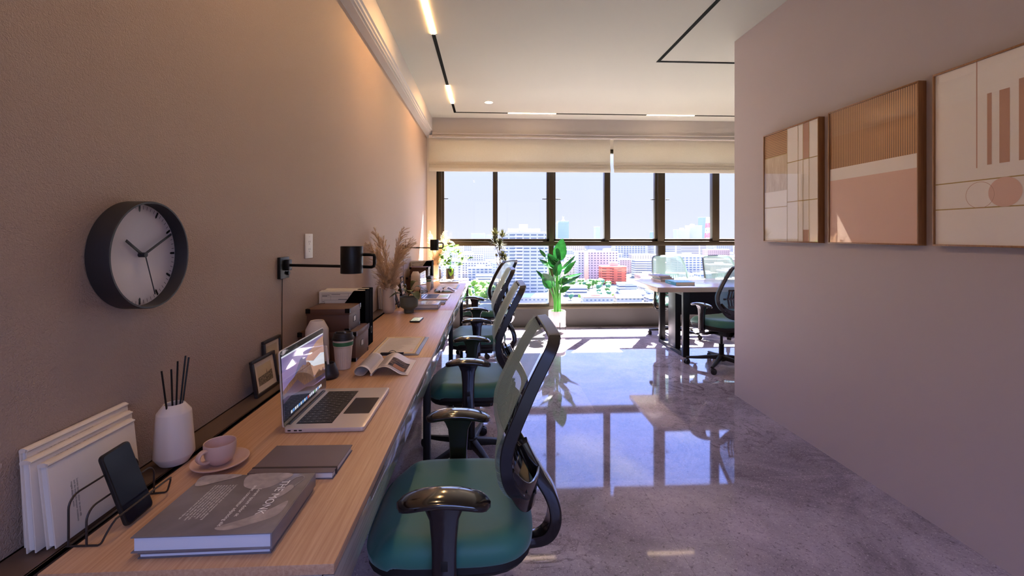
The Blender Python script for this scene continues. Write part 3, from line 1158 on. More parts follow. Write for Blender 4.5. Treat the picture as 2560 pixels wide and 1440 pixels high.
    obj('back_spine', bm, m_blackgloss, t, ang=50)
    # gas lift
    bm = nb()
    lathe(bm, [(0.025, 0.075), (0.025, 0.22), (0.027, 0.222), (0.027, 0.232), (0.014, 0.234), (0.014, 0.33)], 24)
    obj('gas_lift', bm, m_black, t)
    # five-star base
    bm = nb()
    lathe(bm, [(0.030, 0.060), (0.042, 0.066), (0.044, 0.105), (0.034, 0.125), (0.026, 0.128)], 24, cap1=True)
    obj('base_hub', bm, m_blackmat, t)
    R = 0.315
    for k in range(5):
        a = math.radians(8 + 72 * k)
        Mr = Matrix.Rotation(a, 4, 'Z')
        bm = nb()
        path = [(0.025, 0, 0.098), (0.12, 0, 0.090), (0.22, 0, 0.076), (R + 0.015, 0, 0.066)]
        secs_ = [rrect(-h, h, -w, w, 0.004, 2) for h, w in ((0.021, 0.022), (0.017, 0.019), (0.013, 0.016), (0.009, 0.013))]
        tube(bm, path, sec=secs_, up=(0, 0, 1), M=Mr)
        leg = obj('base_leg', bm, m_blackmat, t, ang=45)
        bm = nb()
        Mc = Mr @ Matrix.Translation((R, 0, 0)) @ Matrix.Rotation(math.radians(40 + 61 * k), 4, 'Z')
        lathe(bm, [(0.006, 0.04), (0.006, 0.064)], 10, M=Mc)
        for s in (-1, 1):
            Mw = Mc @ Matrix.Translation((-0.012, s * 0.013, 0.0265)) @ Matrix.Rotation(math.pi / 2, 4, 'X')
            lathe(bm, [(0.0, -0.0095), (0.022, -0.0095), (0.0265, -0.006), (0.0265, 0.006), (0.022, 0.0095), (0.0, 0.0095)], 22, M=Mw, cap0=False)
        Mh = Mc @ Matrix.Translation((-0.008, 0, 0.035)) @ Matrix.Rotation(math.pi / 2, 4, 'X')
        lathe(bm, [(0.0, -0.004), (0.024, -0.004), (0.024, 0.004), (0.0, 0.004)], 16, M=Mh, cap0=False)
        obj('caster', bm, m_blackmat, leg, ang=45)
    return t

gdesk = 'task chairs along the desks'
ch0 = make_chair('teal mesh-back task chair nearest the camera, lower right of the open laptop', gdesk)
ch0.location = (-0.11, 1.44, 0)
def chair(x, y, deg, label, group):
    return dup(ch0, (x, y, 0), math.radians(deg), label, group)
chair(-0.105, 2.69, 0, 'teal mesh-back task chair at the second desk, directly behind the nearest chair', gdesk)
chair(-0.10, 3.875, 2, 'teal mesh-back task chair third from the camera along the desks', gdesk)
chair(-0.03, 5.14, -26, 'teal mesh-back task chair by the window, last of the desk row and turned sideways', gdesk)
gt = 'task chairs around the meeting table'
chair(2.33, 4.42, -68, 'teal task chair on the near side of the meeting table beside the right wall', gt)
chair(2.44, 5.82, 88, 'pale mesh-back task chair behind the stacked books across the meeting table', gt)
chair(3.17, 5.84, 92, 'pale mesh-back task chair across the meeting table, cut off by the right wall', gt)

# ================================================================= meeting table
TT = 0.765
t = thing('meeting_table', 'large pale oak meeting table on black slab legs in front of the window', 'table', (0, 0, 0))
bm = nb(); box(bm, 1.787, 4.6, 4.705, 5.67, TT - 0.052, TT, bev=0.0015)
obj('tabletop', bm, m_tablewood, t)
for x in (2.135, 4.25):
    bm = nb()
    y0, y1 = 4.785, 5.50
    zt = TT - 0.0525
    box(bm, x - 0.035, x + 0.035, y0, y0 + 0.045, 0, zt, bev=0.003)
    box(bm, x - 0.035, x + 0.035, y1 - 0.045, y1, 0, zt, bev=0.003)
    box(bm, x - 0.035, x + 0.035, y0 + 0.045, y1 - 0.045, 0, 0.045, bev=0.003)
    box(bm, x - 0.035, x + 0.035, y0 + 0.045, y1 - 0.045, zt - 0.045, zt, bev=0.003)
    box(bm, x - 0.031, x + 0.031, y0 + 0.22, y0 + 0.42, 0.045, zt - 0.045, bev=0.002)
    obj('leg', bm, m_black, t)
bm = nb(); box(bm, 2.171, 4.214, 5.13, 5.15, 0.40, TT - 0.0525)
obj('modesty_panel', bm, m_black, t)

# ================================================================= things on the desks (first set), copied to the far desks below
SET = []      # (thing, label of its twin farther along the desks)
SHIFT = 2.70
def later(t, lab, group=None):
    if group: t['group'] = group
    SET.append((t, lab))

# ---- white hardbacks leaning on the wall, spines up
def hardback(loc, W, Hh, th, lean, label, small=False, yaw=0.0):
    """W along y, Hh tall, th thick in x; front cover towards +x"""
    t = thing('hardcover_book', label, 'book', loc, 0)
    M = Matrix.Rotation(yaw, 4, 'Z') @ Matrix.Rotation(math.radians(lean), 4, 'Y')
    bm = nb()
    box(bm, -th, -th + 0.003, 0, W, 0, Hh - 0.004, bev=0.001, M=M)
    box(bm, -0.003, 0, 0, W, 0, Hh - 0.004, bev=0.001, M=M)
    # rounded spine along the top, with a groove
    sp = [(-th, Hh - 0.006), (-th, Hh - 0.001), (-th * 0.72, Hh + 0.002), (-th * 0.28, Hh + 0.002), (0, Hh - 0.001), (0, Hh - 0.006)]
    prism(bm, sp, 0, W, 'y', M=M)
    tube(bm, [(-0.0003, 0, Hh - 0.003), (-0.0003, W, Hh - 0.003)], r=0.0026, n=8, M=M)
    obj('cover', bm, m_hard, t)
    bm = nb()
    box(bm, -th + 0.0031, -0.0031, 0.004, W - 0.004, 0.004, Hh - 0.0062, M=M)
    pg = obj('page_block', bm, m_paper, t, smooth=False)
    bm = nb()
    Mt = M @ Matrix(((0, 0, 1, 0.0008), (0, -1, 0, 0), (-1, 0, 0, 0), (0, 0, 0, 1)))
    # three narrow lines of print running down the cover
    for k, s in enumerate(('Lorem ipsum dolor sit amet elit', 'sed do eiusmod tempor incididunt', 'magna aliqua ut enim')):
        Mt = M @ Matrix.Translation((0.0006, 0.052 - 0.006 * k, Hh - 0.055)) @ Matrix(((0, 0, 1, 0), (0, 1, 0, 0), (-1, 0, 0, 0), (0, 0, 0, 1)))
        text_mesh(bm, s, 0.0058, Mt)
    obj('cover_print', bm, m_ink, t, smooth=False, recalc=False)
    bm = nb()
    Ms = M @ Matrix.Translation((-th * 0.65, 0.03, Hh + 0.0024)) @ Matrix(((0, -1, 0, 0), (1, 0, 0, 0), (0, 0, 1, 0), (0, 0, 0, 1)))
    text_mesh(bm, 'Lorem ipsum dolor   sit amet consectetur', 0.007, Ms)
    obj('spine_print', bm, m_ink, t, smooth=False, recalc=False)
    return t
gb = 'cream hardbacks leaning on the left wall'
b1 = hardback((-0.797, 0.876, 0.741), 0.205, 0.158, 0.018, -6, 'cream hardback directly behind the upright phone, front of the near three')
later(b1, 'cream hardback in the far wire rack, front of its three, behind the pampas grass vase', gb)
b2 = hardback((-0.8225, 0.866, 0.741), 0.236, 0.168, 0.018, -4, 'cream hardback in the near wire rack, middle one of the three leaning on the wall')
later(b2, 'cream hardback in the far wire rack, middle of its three, behind the pampas grass vase', gb)
b3 = hardback((-0.8455, 0.882, 0.741), 0.235, 0.182, 0.014, -3, 'tallest cream hardback of the near three, rearmost against the left wall')
later(b3, 'tallest cream hardback of the far three, rearmost against the left wall', gb)

# ---- wire rack
t = thing('wire_rack', 'dark wire desk rack of stepped loops holding the upright phone and cream hardbacks', 'rack', (-0.78, 0.881, 0.740))
bm = nb()
rw = 0.0019
def loop(x, H_, y1, lean=0.0, sw=0.0):
    r = 0.022
    p = [(x, 0, rw)]
    for k in range(7):
        a = math.pi / 2 * k / 6
        p.append((x + lean, r - r * math.cos(a), H_ - r + r * math.sin(a)))
    for k in range(7):
        a = math.pi / 2 * k / 6
        p.append((x + lean, y1 - r + r * math.sin(a), H_ - r + r * math.cos(a)))
    p.append((x, y1, rw))
    tube(bm, p, r=rw, n=8)
loop(0.0, 0.092, 0.166)
loop(0.032, 0.068, 0.170)
# lowest loop leans out to the front and carries the phone
p = [(0.052, 0, rw), (0.058, 0.001, 0.006), (0.064, 0.006, 0.022), (0.068, 0.018, 0.036), (0.072, 0.030, 0.041), (0.072, 0.150, 0.041), (0.070, 0.166, 0.036), (0.064, 0.172, 0.022), (0.058, 0.174, 0.006), (0.052, 0.174, rw)]
tube(bm, smooth_path(p, 4), r=rw, n=8)
tube(bm, [(-0.004, 0, rw), (0.052, 0, rw)], r=rw, n=8)
tube(bm, [(-0.004, 0.168, rw), (0.052, 0.174, rw)], r=rw, n=8)
tube(bm, [(0.0, 0.0, rw), (0.0, 0.166, rw)], r=rw, n=8)
obj('wire_frame', bm, m_rackwire, t)
later(t, 'dark wire desk rack on the far desk, behind the pampas grass vase')

# ---- phone standing in the rack, leaning back and turned
t = thing('smartphone', 'dark smartphone standing on end and leaning back in the wire rack', 'phone', (-0.712, 0.967, 0.7425))
M = Matrix.Rotation(math.radians(-18.5), 4, 'Y') @ Matrix.Rotation(math.radians(2), 4, 'X')
bm = nb()
prism(bm, rrect(-0.0355, 0.0355, 0.002, 0.152, 0.009), -0.0085, 0, 'x', bev=0.0018, M=M)
obj('body', bm, m_blackmat, t)
bm = nb()
addfaces(bm, [(0.0003, a, b) for a, b in rrect(-0.0325, 0.0325, 0.0055, 0.1485, 0.007)], [tuple(range(28))], M=M)
m_phscreen = mat('phone_glass_dark', '#1b1c26', rough=0.12, spec=0.25)
obj('screen', bm, m_phscreen, t, smooth=False, recalc=False)
bm = nb(); box(bm, -0.0055, -0.003, -0.0362, -0.0350, 0.10, 0.118, M=M); obj('side_button', bm, m_black, t)
later(t, 'dark smartphone leaning in the far wire rack, behind the pampas grass')

# ---- reed diffuser
t = thing('reed_diffuser', 'cream ceramic reed diffuser bottle with five black sticks, beside the cup', 'diffuser', (-0.802, 1.196, 0.741))
bm = nb()
prof = [(0.0, 0.0), (0.034, 0.0), (0.037, 0.001), (0.053, 0.020), (0.0535, 0.023), (0.045, 0.121), (0.044, 0.124), (0.028, 0.142), (0.026, 0.1435), (0.0235, 0.1425), (0.0225, 0.138), (0.030, 0.115), (0.03, 0.02), (0.0, 0.02)]
lathe(bm, [(a * 0.84, b * 1.05) for a, b in prof], 56, cap0=False)
obj('bottle', bm, m_ceramic, t, ang=30)
for (x0, y0, x1, y1, h) in ((-0.004, -0.016, 0.002, -0.047, 0.246), (0.0, -0.004, 0.008, -0.022, 0.243), (0.004, 0.002, 0.013, -0.006, 0.259), (0.006, 0.010, 0.005, 0.036, 0.262), (0.012, 0.010, 0.014, 0.035, 0.258)):
    bm = nb()
    tube(bm, [(x0 * 0.6 + (x0 - x1) * 0.3, y0 * 0.6 + (y0 - y1) * 0.3, 0.03), (x1, y1, h)], r=0.0021, n=8)
    obj('reed_stick', bm, m_black, t)
later(t, 'cream reed diffuser on the far desk, between pampas vase and slate green pot')

# ---- saucer and cup
t = thing('saucer', 'blush ceramic saucer under the cup on the near desk', 'saucer', (-0.676, 1.176, 0.7405))
bm = nb()
lathe(bm, [(0.0, 0.0), (0.040, 0.0), (0.045, 0.002), (0.070, 0.010), (0.0765, 0.0135), (0.0768, 0.0155), (0.075, 0.0160), (0.062, 0.0125), (0.044, 0.0062), (0.040, 0.0045), (0.0, 0.0045)], 64, cap0=False, M=Matrix.Diagonal((0.84, 0.84, 1, 1)))
obj('dish', bm, m_pink, t, ang=50)
later(t, 'blush ceramic saucer on the far desk, half hidden by the slate green pot')
t = thing('coffee_cup', 'rounded blush ceramic cup on its saucer, handle towards the camera', 'cup', (-0.678, 1.178, 0.7455))
bm = nb()
lathe(bm, [(0.0, 0.0), (0.022, 0.0), (0.024, 0.002), (0.034, 0.010), (0.0405, 0.024), (0.043, 0.040), (0.0435, 0.056), (0.0428, 0.0585), (0.0408, 0.0575), (0.040, 0.040), (0.036, 0.022), (0.024, 0.010), (0.0, 0.008)], 56, cap0=False, M=Matrix.Diagonal((0.83, 0.83, 0.92, 1)))
obj('bowl', bm, m_pink, t, ang=50)
bm = nb()
ha = math.radians(245)
d = Vector((math.cos(ha), math.sin(ha), 0))
path = smooth_path([tuple(d * (r * 0.83) + Vector((0, 0, z * 0.92))) for r, z in ((0.040, 0.046), (0.050, 0.049), (0.062, 0.044), (0.066, 0.034), (0.060, 0.024), (0.049, 0.018), (0.037, 0.017))], 5)
tube(bm, path, sec=rsec(0.014, 0.0065, 0.003, 3), up=tuple(Vector((-d.y, d.x, 0))))
obj('handle', bm, m_pink, t, ang=50)
later(t, 'blush ceramic cup on its saucer on the far desk, behind the slate green pot')

# ---- plum notebook
t = thing('notebook', 'plum grey hardcover notebook with a dark elastic band, behind the large grey book', 'notebook', (-0.571, 1.100, 0.7402), 0.0)
MN = Matrix.Rotation(math.radians(-1.5), 4, 'Z')
bm = nb()
box(bm, 0, 0.201, 0, 0.142, 0.0, 0.0018, bev=0.0006, M=MN)
box(bm, 0, 0.201, 0, 0.142, 0.0142, 0.0162, bev=0.0006, M=MN)
box(bm, 0, 0.0018, 0.0, 0.142, 0.0018, 0.0142, M=MN)
obj('cover', bm, m_notebook, t)
bm = nb(); box(bm, 0.0019, 0.198, 0.003, 0.139, 0.0019, 0.0141, M=MN); obj('page_block', bm, m_paper, t, smooth=False)
bm = nb(); box(bm, -0.0006, 0.2016, 0.022, 0.0285, -0.0001, 0.0169, M=MN); obj('elastic_band', bm, m_notebook_d, t)
later(t, 'plum grey notebook on the far desk, behind the far grey book')

# ---- the large grey books (one on another, slightly offset)
t = thing('art_book', 'thin grey hardback lying under the large grey photo book, its edge showing', 'book', (-0.628, 0.842, 0.7402))
MB_ = Matrix.Rotation(math.radians(0.6), 4, 'Z')
bm = nb()
box(bm, 0, 0.232, 0, 0.205, 0.0, 0.002, bev=0.0006, M=MB_); box(bm, 0, 0.232, 0, 0.205, 0.008, 0.010, bev=0.0006, M=MB_); box(bm, 0.230, 0.232, 0, 0.205, 0.002, 0.008, M=MB_)
obj('cover', bm, m_clip, t)
bm = nb(); box(bm, 0.003, 0.2295, 0.003, 0.202, 0.0021, 0.0079, M=MB_); obj('page_block', bm, m_paper_bluelit, t, smooth=False)
later(t, 'thin hardback lying under the far grey photo book')
t = thing('art_book', 'large grey photo book titled THE MONK lying at the near end of the desk', 'book', (-0.640, 0.842, 0.7504))
bm = nb()
W_, H_, T_ = 0.246, 0.208, 0.029
box(bm, 0, W_, 0, H_, 0.0, 0.0022, bev=0.0006); box(bm, 0, W_, 0, H_, T_ - 0.0022, T_, bev=0.0006)
box(bm, W_ - 0.0025, W_ + 0.0008, 0, H_, 0.0, T_, bev=0.0008)
cov = obj('cover', bm, m_greybook, t)
bm = nb(); box(bm, 0.004, W_ - 0.003, 0.0035, H_ - 0.004, 0.0023, T_ - 0.0023); obj('page_block', bm, m_paper_bluelit, t, smooth=False)
zt = T_ + 0.0004
bm = nb()    # pale cloth and sack shapes of the cover photograph
def blob(pts, z):
    pp = smooth_path([(a, b, z) for a, b in pts], 6, closed=True)
    addfaces(bm, [tuple(p) for p in pp], [tuple(range(len(pp)))])
blob([(0.105, 0.2075), (0.11, 0.165), (0.135, 0.148), (0.165, 0.150), (0.185, 0.172), (0.195, 0.2075)], zt)
blob([(0.004, 0.2075), (0.004, 0.172), (0.018, 0.165), (0.045, 0.178), (0.085, 0.2075)], zt)
blob([(0.160, 0.012), (0.20, 0.03), (0.232, 0.055), (0.232, 0.10), (0.210, 0.075), (0.175, 0.045), (0.135, 0.02)], zt)
blob([(0.19, 0.10), (0.212, 0.12), (0.222, 0.15), (0.210, 0.160), (0.198, 0.13)], zt)
obj('cover_photo', bm, m_greylight, cov, smooth=False, recalc=False)
bm = nb()
tube(bm, smooth_path([(0.200, 0.150, zt), (0.208, 0.185, zt), (0.222, 0.196, zt), (0.230, 0.184, zt), (0.222, 0.155, zt)], 5), sec=[(-0.0002, -0.0012), (0.0002, -0.0012), (0.0002, 0.0012), (-0.0002, 0.0012)], up=(0, 0, 1))
obj('cover_strap', bm, m_greylight, cov, smooth=False)
bm = nb()
def covertext(s, size, x, y, sp=1.0):
    # reads towards the near edge, letter tops towards +x
    text_mesh(bm, s, size, Matrix.Translation((x, y, zt + 0.0004)) @ Matrix.Rotation(-math.pi / 2, 4, 'Z'), spacing=sp)
covertext('THE MONK', 0.0235, 0.188, 0.178, 1.02)
obj('title_lettering', bm, m_wtext, cov, smooth=False, recalc=False)
bm = nb()
covertext('Lorem ipsum dolor sit', 0.0105, 0.151, 0.147)
covertext('amet, consectetur adipiscing elit', 0.0105, 0.136, 0.160)
obj('subtitle_lettering', bm, m_wtext, cov, smooth=False, recalc=False)
bm = nb()
para = ['Lorem ipsum dolor sit amet, consectetur adipiscing', 'elit, sed do eiusmod tempor incididunt ut labore', 'et dolore magna aliqua. Ut enim ad minim veniam,',
        'quis nostrud exercitation ullamco laboris nisi ut', 'aliquip ex ea commodo consequat. Duis aute irure', 'dolor in reprehenderit in voluptate velit esse cillum',
        'dolore eu fugiat nulla pariatur. Excepteur sint', 'occaecat cupidatat non proident, sunt in culpa qui']
for k, s in enumerate(para):
    covertext(s, 0.0058, 0.094 - 0.0062 * k, 0.165)
obj('blurb_lettering', bm, m_wtext, cov, smooth=False, recalc=False)
later(t, 'large grey photo book titled THE MONK on the far desk, beside the slate green pot')

# ---- open laptop, screen hinged along its -x edge
m_sky = mat('wallpaper_sky', '#8a7bb0', rough=0.1, emit='#8a79ad', estr=0.30)
m_sky2 = mat('wallpaper_peach', '#c39a86', rough=0.1, emit='#c79a80', estr=0.30)
m_mtn = mat('wallpaper_rock', '#6f5143', rough=0.1, emit='#7a5a48', estr=0.22)
noise_color(m_mtn, '#4d3b3a', '#a37a5c', 60, stretch=(1, 6, 1), detail=4)
m_mtn2 = mat('wallpaper_blue_peak', '#5a5f86', rough=0.1, emit='#5f6690', estr=0.25)
m_forest = mat('wallpaper_dark_forest', '#20202e', rough=0.1, emit='#20202e', estr=0.2)
noise_color(m_forest, '#14141e', '#343a4c', 120, stretch=(1, 3, 1), detail=4)
m_mist = mat('wallpaper_mist', '#5d5068', rough=0.1, emit='#5d5068', estr=0.2)
m_icb = mat('icon_blue', '#4f86c8', rough=0.3, emit='#5f93d0', estr=0.5)
m_icw = mat('icon_white', '#c9d0d8', rough=0.3, emit='#c9d0d8', estr=0.5)
m_icr = mat('icon_red', '#b5524f', rough=0.3, emit='#b5524f', estr=0.4)
m_icg = mat('icon_green', '#5ba368', rough=0.3, emit='#5ba368', estr=0.4)
m_lglass = glass_mat('laptop_screen_glass', ior=1.5, refl=1.6)

m_legend = mat('key_legend_grey', '#a9a2a0', rough=0.7)
def laptop(loc, label, group='open silver laptops on the desks'):
    t = thing('laptop', label, 'laptop', loc, 0, group)
    Wd, Dp = 0.350, 0.232
    bm = nb()
    prism(bm, rrect(0, Dp, 0, Wd, 0.010), 0.0015, 0.0135, 'z', bev=0.0015)
    base = obj('base', bm, m_alu, t)
    bm = nb(); prism(bm, rrect(0.006, Dp - 0.006, 0.006, Wd - 0.006, 0.010), 0.0, 0.0014, 'z'); obj('underside', bm, m_blackmat, base)
    bm = nb()
    for y in (0.03, 0.055):
        pass
    for x in (0.012, 0.030, 0.044):
        box(bm, x, x + 0.009, -0.0003, 0.001, 0.006, 0.0095)
    obj('port', bm, m_black, base, smooth=False)
    # keyboard well and keys
    bm = nb()
    box(bm, 0.022, 0.128, 0.034, Wd - 0.034, 0.01352, 0.0138)
    kb = obj('keyboard_well', bm, m_key, base, smooth=False)
    rows = [(14, 0.0085), (14, 0.0165), (14, 0.0165), (13, 0.0165), (12, 0.0165), (0, 0.0165)]
    x = 0.0245
    bm = nb()
    yA, yB = 0.037, Wd - 0.037
    for n, h in rows:
        if n:
            step = (yB - yA) / n
            for k in range(n):
                box(bm, x, x + h, yA + k * step + 0.001, yA + (k + 1) * step - 0.001, 0.0138, 0.0146)
        else:
            segs = [0, .065, .13, .2, .28, .62, .70, .77, .84, .92, 1.0]
            for a, b in zip(segs, segs[1:]):
                box(bm, x, x + h, yA + (yB - yA) * a + 0.001, yA + (yB - yA) * b - 0.001, 0.0138, 0.0146)
        x += h + 0.0022
    keys = obj('keyboard_keys', bm, m_key, base, smooth=False)
    bm = nb()
    x = 0.0245
    rnd = random.Random(4)
    for n, h in rows:
        m_ = n or 10
        step = (yB - yA) / m_
        for k in range(m_):
            if n == 0 and k in (4, 5): continue
            c = yA + (k + 0.5) * step
            w = rnd.uniform(0.0006, 0.0018)
            box(bm, x + h * 0.42, x + h * 0.58, c - w, c + w, 0.01462, 0.01466)
        x += h + 0.0022
    obj('key_legends', bm, m_legend, base, smooth=False)
    bm = nb(); prism(bm, rrect(0.138, Dp - 0.013, Wd / 2 - 0.070, Wd / 2 + 0.070, 0.004), 0.01352, 0.0138, 'z'); obj('trackpad', bm, m_trackpad, base)
    bm = nb(); tube(bm, [(0.004, 0.03, 0.0125), (0.004, Wd - 0.03, 0.0125)], r=0.0045, n=10); obj('hinge', bm, m_blackmat, base)
    # screen
    Ms = Matrix.Translation((0.0015, 0, 0.014)) @ Matrix.Rotation(math.radians(-3.0), 4, 'Y')
    Hs = 0.226
    bm = nb(); prism(bm, [(a, b) for a, b in rrect(0, Wd, 0, Hs, 0.010)], -0.005, -0.0008, 'x', bev=0.001, M=Ms)
    lid = obj('screen_lid', bm, m_alu, t)
    bm = nb(); addfaces(bm, [(-0.0006, a, b) for a, b in rrect(0.002, Wd - 0.002, 0.002, Hs - 0.002, 0.009)], [tuple(range(28))], M=Ms)
    obj('screen_bezel', bm, m_screenglass, lid, smooth=False, recalc=False)
    # wallpaper: sky, far peak, cliff, mist, forest, dock
    a0, a1, z0, z1 = 0.008, Wd - 0.008, 0.020, Hs - 0.019
    bm = nb()
    def poly(pts, lay, mi):
        v = [(-0.0004 + 0.00004 * lay, a1 - (a1 - a0) * px, z0 + (z1 - z0) * py) for px, py in pts]
        addfaces(bm, v, [tuple(range(len(v)))], mi, Ms)
    poly([(0, 0), (1, 0), (1, 1), (0, 1)], 0, 0)
    poly([(0, .30), (.55, .35), (.62, .55), (.40, .80), (.18, .92), (0, .95)], 1, 1)
    poly([(0, .62), (.10, .66), (.30, .60), (.5, .70), (.3, .50), (0, .40)], 2, 6)
    poly([(.42, .45), (.50, .76), (.56, .80), (.62, .78), (.70, .66), (.80, .50), (.7, .4)], 3, 3)
    poly([(0, .25), (.05, .36), (.10, .30), (.16, .38), (.30, .30), (.38, .60), (.44, .66), (.50, .62), (.56, .66), (.66, .62), (.76, .56), (.88, .52), (1, .46), (1, .2), (0, .2)], 4, 2)
    poly([(0, .16), (1, .16), (1, .38), (.82, .44), (.70, .48), (.55, .30), (.30, .26), (0, .22)], 5, 5)
    poly([(0, 0), (1, 0), (1, .26), (.85, .30), (.7, .27), (.5, .24), (.35, .16), (0, .12)], 6, 4)
    poly([(0, .975), (1, .975), (1, 1), (0, 1)], 7, 7)
    for k in range(18):
        px = 0.12 + 0.76 * k / 18
        mi = (7, 7, 8, 7, 10, 7, 7, 7, 9, 8, 7, 8, 7, 8, 7, 7, 8, 7)[k]
        poly([(px, .02), (px + .032, .02), (px + .032, .068), (px, .068)], 8, mi)
    obj('screen_picture', bm, [m_sky, m_sky2, m_mtn, m_mtn2, m_forest, m_mist, m_icw, m_icw, m_icb, m_icr, m_icg], lid, smooth=False, recalc=False)
    bm = nb(); prism(bm, [(a, b) for a, b in rrect(0.002, Wd - 0.002, 0.002, Hs - 0.002, 0.009)], -0.0000, 0.0004, 'x', M=Ms)
    obj('screen_glass', bm, m_lglass, lid, smooth=False)
    return t
lp = laptop((-0.600, 1.354, 0.7402), 'open silver laptop nearest the camera showing a mountain wallpaper')
later(lp, 'open silver laptop behind the slate green plant pot on the far desk')

# ---- framed photographs leaning on the wall
m_sepia = mat('sepia_sky', '#c9b48e', rough=0.6)
m_sepia_d = mat('sepia_city', '#6b5f4c', rough=0.6)
noise_color(m_sepia_d, '#4b4335', '#9a8b6e', 260, stretch=(1, 1, 0.6), detail=4, p0=0.4, p1=0.6)
m_mount = mat('cream_mount_board', '#dccbb0', rough=0.7)
m_pframe = mat('charcoal_picture_frame', '#2a2422', rough=0.4)
m_sepia_hill = mat('sepia_hill', '#7c6b50', rough=0.6)
def photo_frame(loc, W, Hh, lean, label, hill=False):
    t = thing('picture_frame', label, 'picture frame', loc, 0, 'small framed photos leaning on the left wall')
    M = Matrix.Rotation(math.radians(-lean), 4, 'Y')
    bm = nb()
    f = 0.011
    box(bm, -0.012, 0, 0, W, 0, f, bev=0.001, M=M); box(bm, -0.012, 0, 0, W, Hh - f, Hh, bev=0.001, M=M)
    box(bm, -0.012, 0, 0, f, f, Hh - f, bev=0.001, M=M); box(bm, -0.012, 0, W - f, W, f, Hh - f, bev=0.001, M=M)
    box(bm, -0.0115, -0.0095, f, W - f, f, Hh - f, M=M)
    obj('frame', bm, m_pframe, t)
    bm = nb(); box(bm, -0.0094, -0.0065, f, W - f, f, Hh - f, M=M); mt = obj('mount', bm, m_mount, t, smooth=False)
    m_ = 0.033 if not hill else 0.028
    a0, a1, z0, z1 = m_, W - m_, m_, Hh - m_ + 0.004
    bm = nb()
    x = -0.0062
    addfaces(bm, [(x, a0, z0), (x, a1, z0), (x, a1, z1), (x, a0, z1)], [(0, 1, 2, 3)], 0, M)
    zz = z0 + (z1 - z0) * 0.48
    if hill:
        addfaces(bm, [(x + .0003, a0, z0), (x + .0003, a1, z0), (x + .0003, a1, zz + .02), (x + .0003, (a0 + a1) / 2, zz), (x + .0003, a0, z0 + .02)], [(0, 1, 2, 3, 4)], 1, M)
    else:
        tw = a0 + (a1 - a0) * 0.62
        addfaces(bm, [(x + .0003, a0, z0), (x + .0003, a1, z0), (x + .0003, a1, zz + .004), (x + .0003, tw + .003, zz), (x + .0003, tw, zz + .017), (x + .0003, tw - .003, zz), (x + .0003, a0, zz - .003)], [(0, 1, 2, 3, 4, 5, 6)], 1, M)
    obj('photograph', bm, [m_sepia, m_sepia_hill if hill else m_sepia_d], mt, smooth=False, recalc=False)
    return t
pf1 = photo_frame((-0.820, 1.652, 0.7385), 0.172, 0.132, 9, 'small dark frame with a hazy city skyline photo, in front of the other near frame')
later(pf1, 'small dark framed skyline photo on the far desk, behind the slate green plant')
pf2 = photo_frame((-0.850, 1.778, 0.7385), 0.140, 0.172, 3, 'taller dark frame with a hillside photo behind the near skyline frame', True)
later(pf2, 'taller dark framed hillside photo on the far desk by the second lamp cord')

# ---- tall cream bottle vase behind the laptop
def bottle(name, loc, label, s=1.0):
    t = thing(name, label, 'vase', loc)
    bm = nb()
    p = [(0.0, 0.0), (0.038, 0.0), (0.042, 0.003), (0.056, 0.022), (0.057, 0.026), (0.053, 0.158), (0.051, 0.163), (0.033, 0.194), (0.031, 0.196), (0.0275, 0.195), (0.0265, 0.190), (0.040, 0.15), (0.04, 0.02), (0.0, 0.02)]
    lathe(bm, [(a * s * 0.90, b * s * 1.03) for a, b in p], 56, cap0=False)
    obj('body', bm, m_ceramic, t, ang=30)
    return t
v2 = bottle('ceramic_vase', (-0.760, 2.045, 0.7402), 'empty cream ceramic bottle vase behind the nearest laptop screen')
later(v2, 'empty cream ceramic bottle vase behind the second laptop screen')

# ---- pen cup with a white pen
t = thing('pen_cup', 'small charcoal cone-shaped cup holding a white pen, beside the nearest laptop screen', 'pen cup', (-0.656, 1.878, 0.7402))
bm = nb()
lathe(bm, [(0.0, 0.0), (0.036, 0.0), (0.041, 0.003), (0.0445, 0.012), (0.040, 0.026), (0.0285, 0.058), (0.0275, 0.060), (0.025, 0.060), (0.024, 0.055), (0.034, 0.02), (0.0, 0.008)], 40, cap0=False)
m_cupdark = mat('charcoal_ceramic', '#2c2a2e', rough=0.4)
obj('cup', bm, m_cupdark, t, ang=40)
later(t, 'small charcoal cone-shaped pen cup beside the second laptop screen')
t = thing('pen', 'white pen standing in the small charcoal cup near the nearest laptop', 'pen', (-0.656, 1.878, 0.7402))
bm = nb(); tube(bm, [(0.006, 0.0, 0.012), (-0.004, -0.008, 0.128)], r=0.0052, n=12); tube(bm, [(-0.004, -0.008, 0.128), (-0.0042, -0.0082, 0.131)], r=0.004, n=12)
obj('barrel', bm, m_white, t)
later(t, 'white pen standing in the pen cup beside the second laptop')

